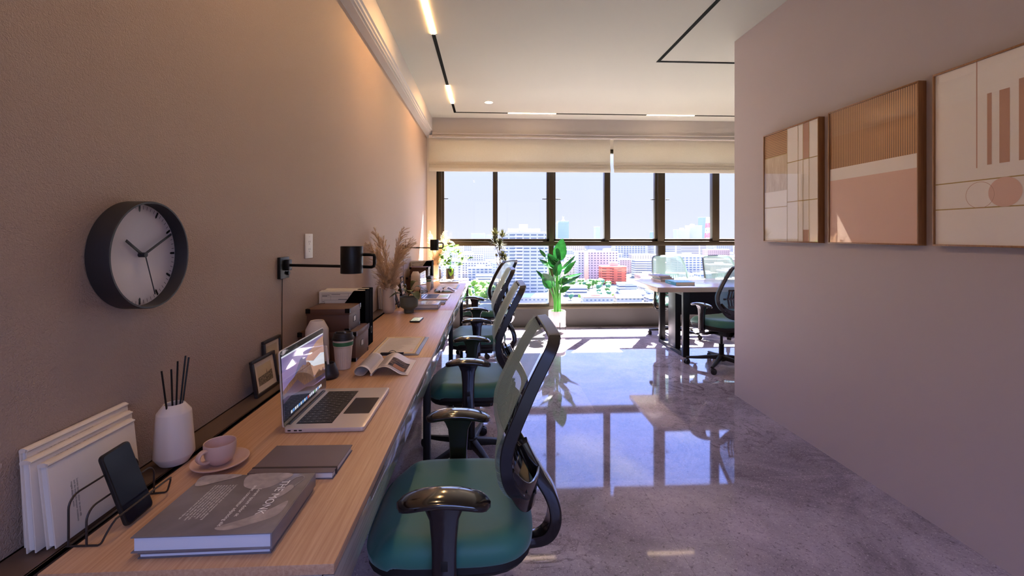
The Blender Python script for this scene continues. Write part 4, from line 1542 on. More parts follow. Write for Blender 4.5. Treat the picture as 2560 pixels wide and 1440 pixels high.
# ---- ribbed tumbler
t = thing('travel_tumbler', 'beige ribbed coffee tumbler with a green band and black lid, near the brown boxes', 'cup', (-0.634, 2.005, 0.7402))
bm = nb()
pr = [(0.0, 0.0), (0.029, 0.0), (0.031, 0.002)] + [(0.031 + 0.0072 * k / 12, 0.004 + 0.091 * k / 12) for k in range(13)]
pr += [(0.0385, 0.0955), (0.0395, 0.096), (0.041, 0.101), (0.0425, 0.128), (0.041, 0.128)]
lathe(bm, pr, 120, cap0=False, ribs=30, ribamp=0.0005, ribz=(0.01, 0.088))
obj('body', bm, m_tumbler, t, ang=25)
bm = nb(); lathe(bm, [(0.0408, 0.103), (0.0419, 0.103), (0.0430, 0.119), (0.0415, 0.119)], 64, cap0=False); obj('band', bm, m_bandgreen, t, ang=30)
bm = nb()
lathe(bm, [(0.0425, 0.1265), (0.0455, 0.127), (0.046, 0.133), (0.0445, 0.138), (0.0420, 0.139), (0.0415, 0.141), (0.0395, 0.154), (0.0375, 0.157), (0.034, 0.157), (0.032, 0.153), (0.0, 0.152)], 56, cap0=False)
prism(bm, [(-0.03, 0.152), (0.012, 0.153), (0.004, 0.160), (-0.026, 0.159)], -0.012, 0.012, 'y', bev=0.002)
obj('lid', bm, m_lidblack, t, ang=35)
later(t, 'beige ribbed tumbler with green band beside the second laptop screen')

# ---- brown storage boxes
def storage_box(loc, W, D, H_, label, group='brown lidded storage boxes'):
    """W along x (label side faces +x), D along y"""
    t = thing('storage_box', label, 'box', loc, 0, group)
    bm = nb(); box(bm, 0.003, W - 0.003, 0.003, D - 0.003, 0, H_ - 0.005, bev=0.001)
    obj('body', bm, m_kraft, t)
    bm = nb(); box(bm, 0, W, 0, D, H_ - 0.028, H_, bev=0.0015)
    lid = obj('lid', bm, m_kraft, t)
    c = 0.020
    for x, sx in ((0, 1), (W, -1)):
        for y, sy in ((0, 1), (D, -1)):
            bm = nb()
            z0, z1 = H_ - 0.019, H_ + 0.0012
            xa_, xb_ = sorted((x - 0.0012 * sx, x + c * sx)); ya_, yb_ = sorted((y - 0.0012 * sy, y + c * sy))
            yo = sorted((y - 0.0012 * sy, y - 0.0001 * sy)); xo = sorted((x - 0.0012 * sx, x - 0.0001 * sx))
            box(bm, xa_, xb_, yo[0], yo[1], z0, z1)
            box(bm, xo[0], xo[1], ya_, yb_, z0, z1)
            addfaces(bm, [(x, y, z1), (x + c * sx, y, z1), (x, y + c * sy, z1)], [(0, 1, 2)])
            obj('lid_corner', bm, m_corner, lid, smooth=False, recalc=False)
    for x, sx in ((0.003, 1), (W - 0.003, -1)):
        for y, sy in ((0.003, 1), (D - 0.003, -1)):
            bm = nb()
            xa_, xb_ = sorted((x - 0.001 * sx, x + c * sx)); ya_, yb_ = sorted((y - 0.001 * sy, y + c * sy))
            yo = sorted((y - 0.001 * sy, y - 0.0001 * sy)); xo = sorted((x - 0.001 * sx, x - 0.0001 * sx))
            box(bm, xa_, xb_, yo[0], yo[1], 0.0, 0.016)
            box(bm, xo[0], xo[1], ya_, yb_, 0.0, 0.016)
            obj('base_corner', bm, m_corner, t, smooth=False)
    bm = nb()
    yc = D * 0.48
    zc = (H_ - 0.028) * 0.62
    for a in ((yc - 0.020, yc + 0.020, zc - 0.014, zc - 0.0115), (yc - 0.020, yc + 0.020, zc + 0.0115, zc + 0.014), (yc - 0.020, yc - 0.0175, zc - 0.0115, zc + 0.0115), (yc + 0.0175, yc + 0.020, zc - 0.0115, zc + 0.0115)):
        box(bm, W - 0.0029, W - 0.0008, *a)
    lh = obj('label_holder', bm, m_corner, t, smooth=False)
    bm = nb(); box(bm, W - 0.0029, W - 0.0018, yc - 0.0175, yc + 0.0175, zc - 0.0115, zc + 0.0115); obj('label_card', bm, m_labelw, lh, smooth=False)
    return t
s1 = storage_box((-0.868, 2.102, 0.7402), 0.262, 0.222, 0.135, 'larger brown lidded box at the bottom of the near stack, behind the ribbed tumbler')
later(s1, 'larger brown lidded box at the bottom of the far stack, behind the second laptop')
s2 = storage_box((-0.835, 2.110, 0.8752), 0.196, 0.185, 0.106, 'smaller brown lidded box on top of the larger one, below the near wall lamp')
later(s2, 'smaller brown lidded box on top of the far stack, behind the cream bottle vase')

# ---- magazine files
def file_holder(loc, label):
    t = thing('magazine_file', label, 'file holder', loc, 0, 'black magazine files behind the brown boxes')
    W, D, H_ = 0.238, 0.072, 0.296
    bm = nb()
    side = [(0, 0), (W, 0), (W, H_), (W - 0.055, H_), (W - 0.060, H_ - 0.002), (0.075, H_ - 0.145), (0, H_ - 0.155)]
    prism(bm, side, 0.0, 0.0025, 'y'); prism(bm, side, D - 0.0025, D, 'y')
    box(bm, W - 0.0025, W, 0.0025, D - 0.0025, 0, H_); box(bm, 0, 0.0025, 0.0025, D - 0.0025, 0, H_ - 0.155); box(bm, 0.0025, W - 0.0025, 0.0025, D - 0.0025, 0, 0.0025)
    obj('shell', bm, m_fileblack, t, smooth=False)
    bm = nb()
    pts = [(W + 0.0008, D / 2 + 0.011 * math.cos(a * math.pi / 12), 0.075 + 0.017 * math.sin(a * math.pi / 12)) for a in range(24)]
    tube(bm, pts, r=0.0016, n=6, closed=True)
    obj('ring_pull', bm, m_steel, t)
    bm = nb()
    box(bm, 0.004, W - 0.010, 0.006, 0.024, 0.004, H_ - 0.004)
    box(bm, 0.004, W - 0.014, 0.030, 0.050, 0.004, H_ - 0.001)
    pp = obj('papers', bm, m_formw, t, smooth=False)
    bm = nb()
    y = 0.0057
    def ln_(x0, x1, z0, z1): quad(bm, [(x0, y, z0), (x1, y, z0), (x1, y, z1), (x0, y, z1)])
    zt_ = H_ - 0.014
    ln_(0.018, 0.23, zt_, zt_ + 0.0008); ln_(0.018, 0.0188, 0.14, zt_)
    for z, x1 in ((zt_ - 0.017, 0.23), (zt_ - 0.034, 0.23), (zt_ - 0.052, 0.2), (zt_ - 0.068, 0.2), (zt_ - 0.082, 0.2), (zt_ - 0.10, 0.2)):
        ln_(0.018, x1, z, z + 0.0008)
    ln_(0.062, 0.0627, zt_ - 0.034, zt_); ln_(0.15, 0.1507, zt_ - 0.034, zt_); ln_(0.032, 0.0327, 0.14, zt_ - 0.034)
    for x0, x1, z in ((0.02, 0.058, zt_ - 0.009), (0.02, 0.045, zt_ - 0.014), (0.066, 0.11, zt_ - 0.006), (0.10, 0.145, zt_ - 0.031), (0.16, 0.19, zt_ - 0.012), (0.14, 0.19, zt_ - 0.048), (0.02, 0.03, zt_ - 0.042)):
        ln_(x0, x1, z, z + 0.0022)
    obj('form_print', bm, m_ink, pp, smooth=False, recalc=False)
    return t
f1 = file_holder((-0.868, 2.345, 0.7402), 'black magazine file with form papers, nearer one of the pair behind the near boxes')
later(f1, 'black magazine file of the far pair, nearer one, behind the far boxes')
f2 = file_holder((-0.868, 2.424, 0.7402), 'black magazine file farther one of the near pair, its ring pull facing the desk edge')
later(f2, 'black magazine file of the far pair, the farther one near the window')

# ---- open magazine with a curled left page
def magazine(loc, label):
    t = thing('open_magazine', label, 'magazine', loc, 0, 'open magazines lying on the desks')
    L_ = 0.225
    sk = -0.008
    def sheet(bm, prof, y0, y1, mi=0, lift=0.0, th=0.0008):
        n = len(prof)
        v = []
        for (x, z) in prof:
            v += [(x + sk * 0, y0, z + lift), (x, y1, z + lift)]
        for (x, z) in prof:
            v += [(x, y0, z + lift - th), (x, y1, z + lift - th)]
        f = []
        for i in range(n - 1):
            a = 2 * i
            f.append((a, a + 2, a + 3, a + 1)); b = 2 * n + 2 * i
            f.append((b, b + 1, b + 3, b + 2))
            f.append((a, b, b + 2, a + 2)); f.append((a + 1, a + 3, b + 3, b + 1))
        f.append((0, 1, 2 * n + 1, 2 * n)); e = 2 * n - 2
        f.append((e, 2 * n + e, 2 * n + e + 1, e + 1))
        addfaces(bm, v, f, mi)
    right = smooth_path([(0, 0, 0.006), (0.018, 0, 0.026), (0.045, 0, 0.037), (0.070, 0, 0.034), (0.098, 0, 0.018), (0.120, 0, 0.006), (0.150, 0, 0.0015)], 6)
    R_ = [(p[0], p[2]) for p in right]
    left = smooth_path([(0, 0, 0.006), (-0.010, 0, 0.026), (-0.025, 0, 0.037), (-0.044, 0, 0.040), (-0.060, 0, 0.033), (-0.068, 0, 0.020), (-0.064, 0, 0.008), (-0.050, 0, 0.0025), (-0.032, 0, 0.004), (-0.018, 0, 0.016)], 6)
    Lf = [(p[0], p[2]) for p in left]
    bm = nb(); sheet(bm, R_, 0, L_); pr_ = obj('right_page', bm, m_magwhite, t, ang=60)
    bm = nb(); sheet(bm, Lf, 0, L_); pl_ = obj('curled_left_page', bm, m_magwhite, t, ang=60)
    bm = nb(); tube(bm, [(0, 0.0, 0.0045), (0, L_, 0.0045)], r=0.0042, n=8); obj('spine_fold', bm, m_magwhite, t)
    def zon(x): return interp(R_, x)
    bm = nb()
    def patch(x0, x1, y0, y1, mi, n=14, up=0.0007):
        v = []
        for k in range(n + 1):
            x = x0 + (x1 - x0) * k / n
            v += [(x, y0, zon(x) + up), (x, y1, zon(x) + up)]
        addfaces(bm, v, [(2 * k, 2 * k + 2, 2 * k + 3, 2 * k + 1) for k in range(n)], mi)
    patch(0.060, 0.133, 0.030, 0.150, 0)
    patch(0.080, 0.125, 0.034, 0.075, 1, up=0.0009)
    obj('magazine_photo', bm, [m_magphoto, m_magsand], pr_, smooth=False, recalc=False)
    bm = nb()
    for k in range(16):
        y = 0.04 + 0.010 * k
        patch(0.014, 0.050, y, y + 0.0032, 0, 6)
    for k in range(3):
        patch(0.035, 0.14, 0.010 + 0.006 * k, 0.0125 + 0.006 * k, 0, 14)
    arc = []
    for (x, z) in Lf[4:28]:
        arc.append((x, z))
    for k in range(19):
        y = 0.02 + 0.010 * k
        v = []
        for i, (x, z) in enumerate(arc):
            nx, nz_ = 0.0, 0.0007
            j0, j1 = max(i - 1, 0), min(i + 1, len(arc) - 1)
            tx, tz = arc[j1][0] - arc[j0][0], arc[j1][1] - arc[j0][1]
            ll = math.hypot(tx, tz) or 1
            nx, nz_ = tz / ll * 0.0008, -tx / ll * 0.0008
            v += [(x + nx, y, z + nz_), (x + nx, y + 0.0034, z + nz_)]
        addfaces(bm, v, [(2 * q, 2 * q + 2, 2 * q + 3, 2 * q + 1) for q in range(len(arc) - 1)], 0)
    obj('magazine_text', bm, m_magtext, t, smooth=False, recalc=False)
    return t
mg = magazine((-0.484, 1.888, 0.7402), 'open magazine with one page curled into a roll, just before the near clipboard')
later(mg, 'open magazine with curled page on the far desk, between the two far laptops')

# ---- clipboard
def clipboard(loc, label):
    t = thing('clipboard', label, 'clipboard', loc, 0, 'clipboards with forms on the desks')
    W, D = 0.238, 0.385
    bm = nb(); prism(bm, rrect(0, W, 0, D, 0.008), 0, 0.003, 'z', bev=0.0006); obj('board', bm, m_clip, t)
    bm = nb(); box(bm, 0.008, W - 0.020, 0.020, D - 0.006, 0.0031, 0.0061); sh = obj('form_sheets', bm, m_form, t, smooth=False)
    bm = nb()
    x0, x1, y0, y1 = 0.022, W - 0.036, 0.040, D - 0.034
    z = 0.0063
    quad(bm, [(x0, y0, z), (x1, y0, z), (x1, y1, z), (x0, y1, z)], 0)
    z = 0.0065
    def ln_(a, b, c, d, mi=1): quad(bm, [(a, c, z), (b, c, z), (b, d, z), (a, d, z)], mi)
    for (a, b, c, d) in ((x0 - .004, x1 + .004, y0 - .004, y0 - .003), (x0 - .004, x1 + .004, y1 + .014, y1 + .015), (x0 - .004, x0 - .003, y0 - .004, y1 + .015), (x1 + .003, x1 + .004, y0 - .004, y1 + .015)):
        ln_(a, b, c, d)
    ln_(x0 + .03, x1 - .06, y1 + .003, y1 + .010)
    ln_(x0, x1, (y0 + y1) / 2, (y0 + y1) / 2 + 0.0018)
    rnd = random.Random(2)
    for k in range(34):
        yy = y0 + 0.008 + k * 0.0088
        if abs(yy - (y0 + y1) / 2) < .006: continue
        ln_(x0 + 0.01, x1 - rnd.uniform(0.02, 0.05) - (0.03 if k < 17 else 0), yy, yy + 0.0015)
    for k in range(4):
        ln_(x1 - 0.018, x1 - 0.006, y0 + 0.03 + 0.008 * k, y0 + 0.033 + 0.008 * k, 2)
    obj('form_print', bm, [m_formw, m_formline, m_icr], sh, smooth=False, recalc=False)
    bm = nb()
    prism(bm, rrect(0.055, 0.165, 0.004, 0.020, 0.003), 0.0062, 0.0125, 'z', bev=0.0012)
    tube(bm, smooth_path([(0.090, 0.018, 0.010), (0.100, 0.022, 0.017), (0.110, 0.024, 0.019), (0.120, 0.022, 0.017), (0.130, 0.018, 0.010)], 4), r=0.0014, n=6)
    obj('clip', bm, m_black, t)
    return t
cb = clipboard((-0.577, 2.200, 0.7402), 'grey clipboard holding a cream printed form, just beyond the near open magazine')
later(cb, 'grey clipboard with a form on the sunlit far desk, beyond the far magazine')

# ---- wall lamp
def wall_lamp(loc, sx, sy, label):
    """loc = middle of the wall plate"""
    t = thing('wall_lamp', label, 'lamp', loc, 0, 'black swing-arm wall lamps on the left wall')
    bm = nb(); box(bm, 0.0002, 0.014, -0.042, 0.042, -0.045, 0.045, bev=0.002); pl = obj('wall_plate', bm, m_black, t)
    bm = nb(); lathe(bm, [(0.0, 0), (0.0075, 0), (0.0085, 0.004), (0.0085, 0.010), (0.0, 0.011)], 18, cap0=False, M=Matrix.Translation((0.014, 0.018, -0.024)) @ Matrix.Rotation(math.pi / 2, 4, 'Y'))
    obj('knob', bm, m_black, pl)
    bm = nb(); box(bm, 0.014, 0.034, -0.010, 0.022, -0.012, 0.034, bev=0.003); obj('pivot', bm, m_black, t)
    d = Vector((sx, sy, 0)); ln_ = d.length; d.normalize(); q = Vector((-d.y, d.x, 0))
    a0 = Vector((0.028, 0.006, 0.010))
    tip = Vector((sx, sy, 0.010)) + d * 0.075
    # flat-tube arm that turns up and comes back to hold the shade
    side = q * 0.0
    bm = nb()
    z = 0.010
    p1 = Vector((sx, sy, z)) + q * 0.052 + d * 0.055
    start = a0
    path = [start, Vector((sx, sy, z)) + q * 0.052 - d * 0.04, p1, p1 + d * 0.010 + Vector((0, 0, 0.004)), p1 + d * 0.013 + Vector((0, 0, 0.014)), p1 + d * 0.013 + Vector((0, 0, 0.040)), p1 + d * 0.010 + Vector((0, 0, 0.048)),
            p1 + Vector((0, 0, 0.050)) - q * 0.004, Vector((sx, sy, z + 0.050)) + q * 0.038]
    tube(bm, path, sec=rsec(0.012, 0.010, 0.003, 2), up=None)
    obj('arm', bm, m_black, t)
    bm = nb()
    lathe(bm, [(0.0395, -0.046), (0.0415, -0.046), (0.0420, -0.045), (0.0420, 0.058), (0.041, 0.060), (0.0, 0.060), (0.0, 0.057), (0.0395, 0.057)], 48, cx=sx, cy_=sy, cap0=False, M=Matrix.Translation((0, 0, 0.034)))
    obj('lamp_shade', bm, m_black, t)
    bm = nb(); lathe(bm, [(0.0, 0.056), (0.014, 0.05), (0.017, 0.02), (0.012, -0.005), (0.0, -0.012)], 20, cx=sx, cy_=sy, cap0=False, M=Matrix.Translation((0, 0, 0.034))); obj('bulb', bm, m_white, t)
    bm = nb()
    tube(bm, smooth_path([(0.004, -0.004, -0.045), (0.003, -0.004, -0.20), (0.003, -0.004, -0.443)], 4), r=0.0016, n=6)
    obj('power_cord', bm, m_black, t)
    return t
wl = wall_lamp((XL, 1.953, 1.183), 0.335, -0.150, 'black wall lamp with a cylinder shade, nearest the camera above the brown boxes')
later(wl, 'black wall lamp with a cylinder shade, far one behind the pampas grass')

for (t, lab) in SET:
    if not t.get('group'):
        t['group'] = t['category'] + ' repeated on the near and far desks'
    l = t.location
    dup(t, (l[0], l[1] + SHIFT, l[2]), 0.0, lab)
laptop((-0.594, 5.50, 0.7402), 'open silver laptop on the sunlit desk by the window, beyond the far magazine')

# ---- small phone lying on the desk
t = thing('smartphone', 'smartphone with a lit pale screen lying flat in the middle of the second desk', 'phone', (-0.527, 3.03, 0.7402), math.radians(-3))
bm = nb(); prism(bm, rrect(0, 0.068, 0, 0.145, 0.009), 0.0, 0.0095, 'z', bev=0.0015); obj('body', bm, m_blackmat, t)
bm = nb(); m_pscr = mat('phone_screen_lit', '#aab0a8', rough=0.1, emit='#b8bda8', estr=0.35)
noise_color(m_pscr, '#5f7a6a', '#d8d8c8', 40, detail=3)
addfaces(bm, [(a, b, 0.0098) for a, b in rrect(0.004, 0.064, 0.012, 0.133, 0.003)], [tuple(range(28))])
obj('screen', bm, m_pscr, t, smooth=False, recalc=False)

# ---- clock on the wall
t = thing('wall_clock', 'round black-rimmed wall clock with white face showing ten past ten', 'clock', (XL, 1.150, 1.272))
MC = Matrix.Rotation(math.pi / 2, 4, 'Y')     # local z -> +x
bm = nb()
lathe(bm, [(0.0, 0.0005), (0.1285, 0.0005), (0.1305, 0.003), (0.1305, 0.050), (0.1295, 0.0525), (0.1255, 0.0525), (0.1245, 0.050), (0.1245, 0.018), (0.0, 0.018)], 96, M=MC, cap0=False)
m_clockrim = mat('clock_rim', '#292628', rough=0.5)
obj('rim', bm, m_clockrim, t, ang=30)
bm = nb(); lathe(bm, [(0.0, 0.0182), (0.1243, 0.0182), (0.1243, 0.0192), (0.0, 0.0192)], 96, M=MC, cap0=False)
m_face = mat('clock_face', '#d9cdc6', rough=0.5)
face = obj('face', bm, m_face, t, smooth=False)
# on the wall seen from +x: right of the dial is +y... angle measured clockwise from the top
def dial(a, r, x=0.0196):
    a = math.radians(a)
    return (x, r * math.sin(a), r * math.cos(a))
bm = nb()
for h in range(12):
    a = 30 * h
    P = lambda r, s: (0.0197, r * math.sin(math.radians(a)) + s * math.cos(math.radians(a)), r * math.cos(math.radians(a)) - s * math.sin(math.radians(a)))
    quad(bm, [P(0.122, -0.003), P(0.122, 0.003), P(0.108, 0.003), P(0.104, 0.0), P(0.108, -0.003)])
obj('hour_mark', bm, m_black, face, smooth=False, recalc=False)
bm = nb()
for m_ in range(60):
    if m_ % 5 == 0: continue
    a = 6 * m_
    P = lambda r, s: (0.0197, r * math.sin(math.radians(a)) + s * math.cos(math.radians(a)), r * math.cos(math.radians(a)) - s * math.sin(math.radians(a)))
    quad(bm, [P(0.121, -0.0006), P(0.121, 0.0006), P(0.112, 0.0006), P(0.112, -0.0006)])
obj('minute_mark', bm, m_ink, face, smooth=False, recalc=False)
def hand(name, a, L_, w, x, tail=0.0):
    bm = nb()
    Mh = Matrix.Rotation(-math.radians(a), 4, 'X')
    box(bm, x, x + 0.0018, -w, w, -tail, L_, bev=0.0005, M=Mh)
    obj(name, bm, m_clockrim, t)
hand('hour_hand', 305, 0.062, 0.0034, 0.026)
hand('minute_hand', 62, 0.108, 0.0030, 0.029)
hand('second_hand', 162, 0.106, 0.0012, 0.032)
bm = nb(); lathe(bm, [(0.0, 0.019), (0.006, 0.019), (0.006, 0.035), (0.0, 0.0355)], 20, M=MC, cap0=False); obj('centre_pin', bm, m_clockrim, t)

# ---- outlet
t = thing('wall_outlet', 'white double wall socket plate above the near brown boxes', 'socket', (XL, 2.232, 1.268))
bm = nb(); box(bm, 0.0002, 0.0065, -0.043, 0.043, -0.059, 0.059, bev=0.002)
pl = obj('plate', bm, m_white, t)
bm = nb()
for z in (0.020, -0.016):
    for y in (-0.008, 0.008):
        box(bm, 0.0064, 0.0068, y - 0.0012, y + 0.0012, z - 0.004, z + 0.005)
    box(bm, 0.0064, 0.0068, -0.0022, 0.0022, z - 0.012, z - 0.008)
box(bm, 0.0064, 0.0068, -0.0015, 0.0015, 0.044, 0.046)
obj('slot', bm, m_ink, pl, smooth=False)

# ================================================================= plants
def leafshape(bm, p0, p1, width, nrm, fold=0.25, droop=0.0, n=12, shape=None, wave=0.0, mi=0, mid=None, stalk=0.0):
    """a pointed oval leaf from p0 to p1; nrm = direction its face looks"""
    p0, p1 = Vector(p0), Vector(p1)
    d = p1 - p0
    Ln = d.length
    t_ = d.normalized()
    nn = Vector(nrm)
    nn = (nn - t_ * nn.dot(t_)).normalized()
    s_ = t_.cross(nn).normalized()
    shape = shape or (lambda u: (math.sin(math.pi * u ** 0.78)) ** 0.8)
    rows = []
    for i in range(n + 1):
        u = i / n
        w = width / 2 * max(shape(u), 0.0)
        c = p0 + d * u + nn * (droop * Ln * 4 * u * (1 - u)) 
        row = []
        for k, v in enumerate((-1, -0.5, 0, 0.5, 1)):
            off = nn * (abs(v) * w * fold + wave * w * math.sin(u * 19 + v * 2) * abs(v))
            row.append(tuple(c + s_ * (v * w) + off))
        rows.append(row)
    vv = [p for r in rows for p in r]
    fs = []
    for i in range(n):
        for k in range(4):
            a = i * 5 + k
            fs.append((a, a + 1, a + 6, a + 5))
    addfaces(bm, vv, fs, mi)

# ---- bird-of-paradise plant in a white ribbed pot on a black stand
PX, PY = 0.925, 6.10
t = thing('potted_plant', 'tall green broad-leaved plant in a white ribbed pot on a black stand at the window', 'plant', (PX, PY, 0))
bm = nb()
n = 144
pr = [(0.0, 0.085), (0.100, 0.085), (0.108, 0.088), (0.1155, 0.097), (0.1155, 0.285), (0.113, 0.294), (0.109, 0.297), (0.104, 0.296), (0.101, 0.288), (0.101, 0.268), (0.0, 0.268)]
lathe(bm, pr, n, cap0=False, ribs=36, ribamp=0.0010, ribz=(0.096, 0.286))
obj('pot', bm, m_potwhite, t, ang=50)
bm = nb(); lathe(bm, [(0.0, 0.2685), (0.06, 0.275), (0.1005, 0.2695)], 36, cap0=False); obj('soil', bm, m_soil, t)
bm = nb()
tube(bm, [(0.1205 * math.cos(a * math.pi / 18), 0.1205 * math.sin(a * math.pi / 18), 0.088) for a in range(36)], r=0.0035, n=6, closed=True)
for k in range(4):
    a = math.radians(-80 + 90 * k)
    c_, s_ = math.cos(a) * 0.123, math.sin(a) * 0.123
    tube(bm, [(c_, s_, 0), (c_, s_, 0.155)], r=0.0045, n=8)
    tube(bm, [(c_ * 0.98, s_ * 0.98, 0.084), (0, 0, 0.080)], r=0.0035, n=6)
obj('plant_stand', bm, m_black, t)
# (base xyz, tip xyz, width, facing) in the plant's own coordinates
LV = [
    ((0.017, -0.02, 0.965), (0.072, -0.04, 1.275), 0.185, (-0.3, -1, 0.15)),
    ((0.030, 0.03, 1.10), (0.078, 0.05, 1.272), 0.13, (0.6, -1, 0.2)),
    ((0.005, -0.03, 0.905), (-0.135, -0.05, 1.075), 0.115, (0.2, -1, 0.5)),
    ((0.012, 0.03, 0.86), (-0.125, 0.02, 1.065), 0.135, (-0.5, -1, 0.6)),
    ((-0.035, 0.02, 0.86), (-0.245, 0.00, 0.995), 0.10, (0.4, -1, 0.9)),
    ((-0.060, -0.05, 0.615), (-0.215, -0.14, 0.815), 0.175, (-0.2, -1, 0.35)),
    ((-0.160, 0.03, 0.700), (-0.285, 0.05, 0.842), 0.055, (0.5, -1, 0.5)),
    ((-0.025, -0.05, 0.765), (0.025, -0.08, 0.990), 0.125, (0.15, -1, 0.1)),
    ((0.060, 0.02, 0.845), (0.262, 0.05, 1.045), 0.065, (-0.6, -0.8, 0.9)),
    ((0.090, -0.04, 0.790), (0.250, -0.07, 0.980), 0.075, (-0.8, -1, 0.3)),
    ((0.115, 0.02, 0.800), (0.225, 0.04, 0.935), 0.06, (0.2, -1, 0.6)),
    ((0.055, -0.08, 0.748), (0.312, -0.20, 0.822), 0.07, (0.0, -0.5, 1)),
    ((0.012, -0.03, 0.655), (0.165, -0.05, 0.780), 0.085, (-0.4, -1, 0.5)),
    ((0.045, 0.04, 0.640), (0.345, 0.10, 0.765), 0.075, (0.0, -0.6, 1)),
    ((0.050, 0.06, 0.640), (0.160, 0.09, 0.725), 0.09, (0.2, -1, 0.6)),
    ((0.035, -0.04, 0.552), (0.172, -0.08, 0.632), 0.085, (-0.1, -1, 0.7)),
    ((-0.080, 0.05, 0.585), (-0.190, 0.08, 0.695), 0.07, (0.3, -1, 0.4)),
    ((-0.150, 0.04, 1.020), (-0.235, 0.06, 1.130), 0.06, (0.4, -1, 0.5)),
]
stems = [(-0.035, 0.0), (-0.015, -0.02), (0.0, 0.01), (0.018, -0.01), (0.030, 0.02), (0.045, -0.01)]
for k, (a, b, w, nrm) in enumerate(LV):
    bm = nb()
    leafshape(bm, a, b, w, nrm, fold=0.22, droop=-0.05 if k % 3 else 0.04, n=14, wave=0.02)
    lf = obj('leaf', bm, m_leaf, t, recalc=False, ang=80)
    bm = nb()
    sx_, sy_ = stems[k % 6] if a[0] > -0.03 else stems[k % 2]
    path = smooth_path([(sx_, sy_, 0.272), (sx_ * 0.9 + a[0] * 0.08, sy_, 0.45), ((sx_ + a[0]) / 2, (sy_ + a[1]) / 2, (0.42 + a[2]) / 2 + 0.03), a, tuple(Vector(a) * 0.55 + Vector(b) * 0.45)], 5)
    m_ = len(path)
    tube(bm, path, r=[0.0115 * (1 - i / (m_ - 1)) ** 0.9 * (1.0 if k < 5 else 0.65) + 0.0016 for i in range(m_)], n=8)
    obj('stalk', bm, m_leafstem, t)

# ---- dracaena with thin bare stems and tufts
t = thing('dracaena', 'tall thin-stemmed plant with spiky olive leaf tufts behind the farthest desk chair', 'plant', (0.14, 6.16, 0))
bm = nb(); lathe(bm, [(0.0, 0.0), (0.085, 0.0), (0.10, 0.02), (0.115, 0.20), (0.11, 0.205), (0.10, 0.19), (0.0, 0.19)], 36, cap0=False); obj('pot', bm, m_greypot, t)
bm = nb()
stemp = [
    [(0, 0, 0.18), (0.02, 0, 0.5), (0.0, 0, 0.80), (0.018, 0, 0.98), (-0.025, 0.01, 1.12), (-0.055, 0.0, 1.18)],
    [(0.01, 0.02, 0.18), (0.03, 0.02, 0.6), (0.012, 0.02, 0.9), (0.012, 0.02, 1.10), (0.01, 0.02, 1.20)],
    [(0.02, -0.01, 0.18), (0.05, -0.01, 0.5), (0.085, -0.01, 0.75), (0.070, -0.01, 0.92), (0.045, -0.01, 1.0)],
    [(0.0, -0.02, 0.18), (-0.02, -0.02, 0.5), (-0.005, -0.02, 0.70), (-0.015, -0.02, 0.82)],
    [(-0.005, 0.0, 0.9), (-0.035, 0, 0.96), (-0.035, 0, 1.03)],
]
for p in stemp:
    q = smooth_path(p, 5)
    tube(bm, q, r=[0.0065 - 0.003 * i / (len(q) - 1) for i in range(len(q))], n=7)
obj('stem', bm, m_bark, t)
rnd = random.Random(7)
def tuft(c, r, nblade, upb=0.5):
    nblade = int(nblade * 1.5)
    bm = nb()
    c = Vector(c)
    for k in range(nblade):
        az = rnd.uniform(0, 2 * math.pi)
        el = math.radians(rnd.uniform(-15, 88)) if upb < 0.9 else math.radians(rnd.uniform(25, 88))
        L_ = r * rnd.uniform(0.65, 1.0)
        d = Vector((math.cos(az) * math.cos(el), math.sin(az) * math.cos(el), math.sin(el)))
        side = d.cross(Vector((0, 0, 1)))
        side = side.normalized() if side.length > 1e-3 else Vector((1, 0, 0))
        w = 0.0085
        pts = []
        for i in range(5):
            u = i / 4
            p = c + d * (L_ * u) - Vector((0, 0, 1)) * (0.35 * L_ * u * u * (1 - max(d.z, 0)))
            ww = w * (1 - u) ** 0.6 * (0.5 + u if u < 0.5 else 1)
            pts += [tuple(p - side * ww), tuple(p + side * ww)]
        addfaces(bm, pts, [(2 * i, 2 * i + 1, 2 * i + 3, 2 * i + 2) for i in range(4)])
    tf = obj('leaf_tuft', bm, m_drac, t, recalc=False, smooth=False)
for c, r, n_, u_ in (((-0.055, 0, 1.30), 0.14, 90, 1), ((-0.065, 0, 1.23), 0.10, 50, 0.2), ((0.045, 0.01, 1.29), 0.13, 80, 1), ((0.01, 0.02, 1.17), 0.15, 90, 0.3), ((0.045, -0.01, 1.02), 0.12, 70, 0.6), ((0.080, -0.01, 0.97), 0.11, 70, 0.6), ((-0.035, 0, 1.03), 0.05, 25, 1), ((-0.015, -0.02, 0.83), 0.06, 30, 1), ((-0.05, 0.0, 1.20), 0.06, 30, 1)):
    tuft(c, r, n_, u_)
bm = nb(); tube(bm, smooth_path([(-0.055, 0, 1.16), (-0.058, 0, 1.22), (-0.055, 0, 1.31)], 4), r=0.004, n=6); tube(bm, smooth_path([(0.01, 0.02, 1.18), (0.02, 0.015, 1.24), (0.045, 0.01, 1.30)], 4), r=0.004, n=6)
tube(bm, smooth_path([(0.070, -0.01, 0.90), (0.075, -0.01, 0.94), (0.08, -0.01, 0.975)], 4), r=0.003, n=6)
obj('stem', bm, m_bark, t)

